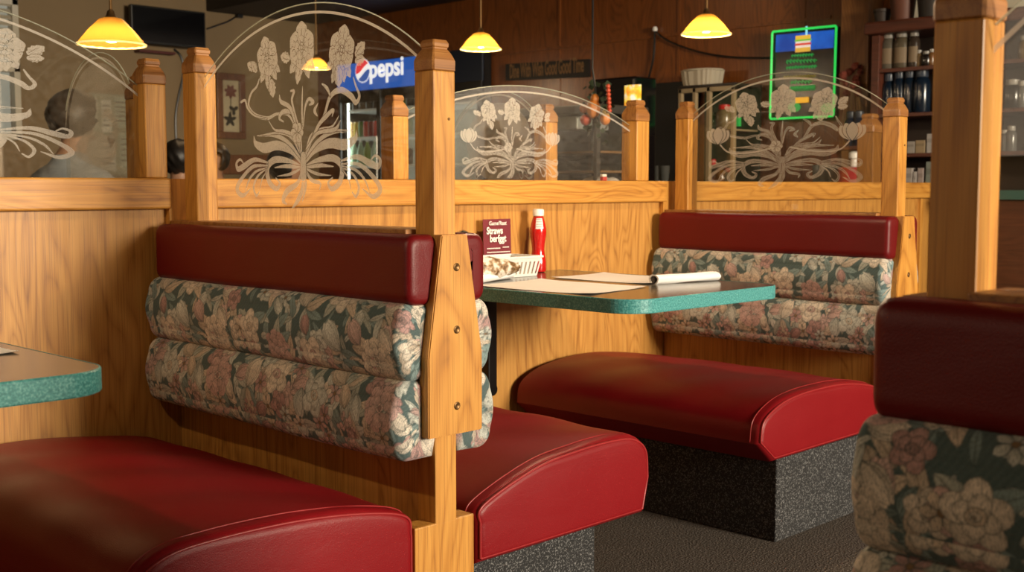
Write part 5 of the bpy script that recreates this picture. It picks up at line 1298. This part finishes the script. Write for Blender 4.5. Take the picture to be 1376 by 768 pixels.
t = thing('pump_pot', 'red pot with a white pump on the low dark counter', 'pump pot', (6.3, pot.y, 1.0605))
put('body', lathe(bmesh.new(), [(.07, 0), (.085, .01), (.085, .085), (.09, .09), (.09, .10), (.03, .108)], (6.3, pot.y, 1.0605), 24), plain('red_enamel', (.35, .012, .015), .3), t, smooth=True)
put('pump', lathe(bmesh.new(), [(.018, .1085), (.018, .15), (.03, .155), (.03, .185), (.012, .195)], (6.3, pot.y, 1.0605), 16), white_m, t, smooth=True)
for i, (u, lb) in enumerate(((1099, 'first dark tumbler from the left on the counter below the neon board'), (1108, 'middle dark tumbler on the counter below the neon board'), (1120, 'tumbler nearest the red pump pot on the counter'))):
    c_ = on_x(u, 232, 6.35); bm = lathe(bmesh.new(), [(.028, 0), (.034, .12), (.031, .12), (.026, .01)], (6.35, c_.y, 1.0605), 18); o = put('tumbler', bm, gl_m, smooth=True, origin=(6.35, c_.y, 1.0605)); tag(o, lb, 'glass', 'tumblers on the counter')
bluem = (.012, .035, .09)
for u, lb in ((1143, 'blue cylinder canister behind the pump pot, left one, on the tall stand'), (1154, 'blue cylinder canister beside the far post, on the tall stand')): jar(lb, 'blue_canister', 'canister', u, 182, bluem, (.02, .03, .05), .038, .21, 6.55, 'blue canisters on the stand', 1.292)
c_ = on_x(1148, 182, 6.55); t = thing('narrow_stand', 'narrow dark stand holding the blue canisters by the pilaster', 'stand', (6.55, c_.y, 1.0605))
put('top_board', B(6.47, 6.63, c_.y - .13, c_.y + .13, 1.27, 1.2915, bev=.003), dark_wood, t)
for y in (-.12, .12): put('side_board', B(6.48, 6.60, c_.y + y - .008, c_.y + y + .008, 1.0605, 1.269), dark_wood, t)

# bottle cabinet -------------------------------------------------------
kx = 6.55; y1 = on_x(1169, 150, kx).y; y0 = 2.0; zt = on_x(1210, 27, kx).z; zt2 = on_x(1210, 44, kx).z
t = thing('shelf_cabinet', 'tall dark red wooden shelf cabinet full of bottles at the right', 'shelf cabinet', (kx, (y0 + y1) / 2, 0))
put('side_panel', B(kx, XB - .002, y1 - .05, y1, 0, zt2, bev=.004), dark_wood, t); put('side_panel', B(kx, XB - .002, y0, y0 + .05, 0, zt2, bev=.004), dark_wood, t)
put('crown', B(kx - .05, XB - .002, y0 - .02, y1 + .03, zt2 + .001, zt, bev=.012), dark_wood, t); put('back_sheet', B(XB - .03, XB - .003, y0 + .051, y1 - .051, 0, zt2), plain('dark_cabinet_back', (.022, .012, .008), .6), t)
sh = [on_x(1210, v, kx + .02).z for v in (91, 152, 206)] + [1.035]
for z in sh: put('shelf', B(kx + .004, XB - .031, y0 + .051, y1 - .051, z - .022, z, bev=.002), dark_wood, t)
put('plinth', B(kx + .01, XB - .031, y0 + .051, y1 - .051, 0, 1.012), dark_wood, t)
# cream wall area above the cabinet
struct('trim_8', B(XB - .012, XB - .001, y0 - .3, y1 + .02, zt + .001, ZC - .001), cream_wall)
def shelf_item(kind, label, cat, u, sz, col, r, h, lid, group, dx=.08):
    c_ = on_x(u, 150, kx + dx); return jar(label, kind, cat, u, 150, col, lid, r, h, kx + dx, group, sz + .0005)
amber, clear = (.20, .10, .04), (.28, .24, .18)
for u, col, r, h, lb in ((1178, (.45, .42, .38), .022, .10, 'small pale jar at the left end of the top shelf'), (1192, clear, .048, .225, 'square glass bottle with pale label, left one on the top shelf'), (1210, (.25, .20, .13), .048, .225, 'square glass bottle with pale label in the middle of the top shelf'), (1226, (.10, .07, .05), .035, .225, 'slim dark glass bottle right of the labelled bottles on the top shelf'),
                        (1233, (.35, .22, .1), .022, .10, 'small amber jar with white lid on the top shelf'), (1243, (.03, .02, .015), .03, .09, 'short black jar on the top shelf'), (1250, (.4, .18, .06), .02, .10, 'small orange jar at the right of the top shelf')):
    j = shelf_item('glass_bottle' if h > .2 else 'small_jar', lb, 'bottle' if h > .2 else 'jar', u, sh[0], col, r, h, (.3, .28, .25), 'bottles on the top shelf')
    if 'label' in lb and h > .2:
        c_ = j.location; bm = bmesh.new()
        for k in range(10):
            a = math.radians(150 + k * 9); b = a + math.radians(9); rr = r + .001
            bm.faces.new([bm.verts.new((c_.x + rr * math.cos(q_), c_.y + rr * math.sin(q_), c_.z + z)) for z, q_ in ((.03, a), (.03, b), (.12, b), (.12, a))])
        put('paper_label', bm, plain('buff_label', (.17, .12, .07), .7), j)
for u, lb in ((1180, 'leftmost dark blue canister on the second shelf'), (1194, 'second dark blue canister on the second shelf'), (1208, 'middle dark blue canister on the second shelf'), (1222, 'fourth dark blue canister on the second shelf, with a steel gleam'), (1238, 'widest blue canister at the right of the second shelf')):
    shelf_item('canister', lb, 'canister', u, sh[1], (.014, .032, .065), .041 if u < 1230 else .05, .255 if u != 1194 else .24, (.03, .04, .06), 'blue canisters on the second shelf')
def shelf_box(label, u0, u1, z, h, col, group, kind='carton', cat='box', dx=.06):
    a, b = on_x(u0, 150, kx + dx), on_x(u1, 150, kx + dx); t = thing(kind, label, cat, (kx + dx, (a.y + b.y) / 2, z + .0005), group)
    put('box_body', B(kx + dx, kx + dx + .10, b.y, a.y, z + .0005, z + h, bev=.003), plain('carton_card', tuple(c * .75 for c in col), .6), t); put('printed_band', B(kx + dx - .001, kx + dx + .0005, b.y + .004, a.y - .004, z + h * .55, z + h * .75), plain('carton_band', tuple(c * .55 for c in col), .6), t)
shelf_box('white carton at the left of the third shelf', 1220, 1230, sh[2], .07, (.42, .38, .33), 'cartons on the third shelf'); shelf_box('buff carton in the middle of the third shelf', 1231, 1244, sh[2], .075, (.38, .28, .16), 'cartons on the third shelf'); shelf_box('tall pale carton at the right of the third shelf', 1246, 1256, sh[2], .11, (.45, .42, .40), 'cartons on the third shelf')
shelf_box('white book leaning left on the lowest shelf', 1217, 1228, sh[3], .125, (.50, .44, .40), 'books on the lowest shelf', 'book', 'book'); shelf_box('slim white book in the middle of the lowest shelf', 1229, 1234, sh[3], .105, (.55, .5, .46), 'books on the lowest shelf', 'book', 'book'); shelf_box('pale pinkish book on the lowest shelf beside the slim one', 1235, 1243, sh[3], .125, (.45, .36, .33), 'books on the lowest shelf', 'book', 'book'); shelf_box('grey green book on the lowest shelf next to the big right post', 1246, 1255, sh[3], .16, (.25, .28, .24), 'books on the lowest shelf', 'book', 'book')
for u, z, col, r, h, lb in ((1360, sh[1], (.03, .025, .02), .05, .16, 'dark bottle with white label right of the big post'), (1374, sh[0], (.35, .2, .04), .035, .13, 'golden jar on the top shelf at the right edge of the picture'), (1351, sh[2], (.25, .24, .22), .03, .12, 'clear glass, first one right of the big post'), (1360, sh[2], (.30, .29, .27), .03, .14, 'clear glass, second one right of the big post'), (1373, sh[1], (.3, .3, .28), .03, .15, 'pale bottle on the middle shelf at the right edge')):
    j = shelf_item('bar_bottle' if 'glass' not in lb else 'bar_glass', lb, 'bottle' if 'glass' not in lb else 'glass', u, z, col, r, h, (.3, .28, .25), 'things on the shelves right of the big post')
# pots on top
for u, r, h, col, lb in ((1186, .055, .09, (.03, .018, .012), 'squat dark pot, leftmost on top of the shelf cabinet'), (1213, .085, .20, (.10, .03, .014), 'brown flowerpot in the middle on top of the shelf cabinet'), (1252, .10, .26, (.02, .015, .012), 'large black pot on top of the shelf cabinet behind the big post')):
    c_ = on_x(u, 20, kx + .12); t = thing('flower_pot', lb, 'pot', (kx + .12, c_.y, zt + .0005), 'pots on the shelf cabinet')
    put('pot_body', lathe(bmesh.new(), [(r * .68, 0), (r * .72, .01), (r * .92, h * .78)], (kx + .12, c_.y, zt + .0005), 24), plain('pot_clay', col, .6), t, smooth=True)
    put('pot_rim', lathe(bmesh.new(), [(r * .92, h * .781), (r, h * .80), (r, h), (r * .88, h), (r * .85, h * .9)], (kx + .12, c_.y, zt + .0005), 24), plain('pot_clay_rim', col, .6), t, smooth=True)
# teal edged bar counter at the right edge
q = on_x(1345, 260, 5.9); t = thing('bar_counter', 'dark wood bar counter with teal edged top right of the big post', 'bar counter', (5.9, 2.1, 0))
put('counter_body', B(5.93, 6.35, 1.5, 2.55, 0, .985, bev=.005), dark_wood, t); tp = put('counter_top', B(5.9, 6.4, 1.46, 2.58, .987, 1.035, bev=.004), lam_m, t); put('edge_band', B(5.894, 5.8995, 1.46, 2.58, .988, 1.034, bev=.001), plain('dull_teal_edge', (.03, .11, .10), .5), tp)

# ================================================================== LIGHT
def area(name, loc, rot, sx, sy, watts, col):
    ld = bpy.data.lights.new(name, 'AREA'); ld.shape = 'RECTANGLE'; ld.size = sx; ld.size_y = sy; ld.energy = watts; ld.color = col
    o = bpy.data.objects.new(name, ld); COL.objects.link(o); o.location = loc; o.rotation_euler = rot; return o
area('daylight_through_street_window', (3.35, -4.85, 2.05), (PI / 2, 0, 0), 1.6, 1.4, 1000, (1, .88, .72))
area('rear_fill_light', (-3.05, 3.0, 1.7), (0, -PI / 2, 0), 1.0, 3.0, 14, (1, .82, .62))  # unseen fill light added to brighten faces turned to the rear wall
area('back_room_fill_light', (4.2, 6.4, ZC - .06), (0, 0, 0), .6, .6, 9, (1, .66, .36))  # overhead fill added for the back room, no fixture
wd = bpy.data.worlds.new('world'); SC.world = wd; wd.use_nodes = True
wd.node_tree.nodes['Background'].inputs[0].default_value = (1, .8, .6, 1); wd.node_tree.nodes['Background'].inputs[1].default_value = .3

# ================================================================== CAMERA
cam = bpy.data.cameras.new('camera'); co = bpy.data.objects.new('camera', cam); COL.objects.link(co); SC.camera = co
co.location = (0, 0, H); co.rotation_euler = (PI / 2 - PITCH, 0, -(PI / 2 - A2)); cam.sensor_width = 36; cam.lens = 36 * F_PX / 1376; cam.clip_start = .05
cam.dof.use_dof = True; cam.dof.focus_distance = 2.75; cam.dof.aperture_fstop = 7.0
SC.view_settings.view_transform = 'Standard'; SC.view_settings.look = 'None'; SC.view_settings.gamma = 1; SC.view_settings.exposure = 0.0; SC.view_settings.use_curve_mapping = False
try: SC.cycles.use_denoising = True; SC.cycles.max_bounces = 10; SC.cycles.transparent_max_bounces = 24; SC.cycles.sample_clamp_indirect = 4.0
except Exception: pass
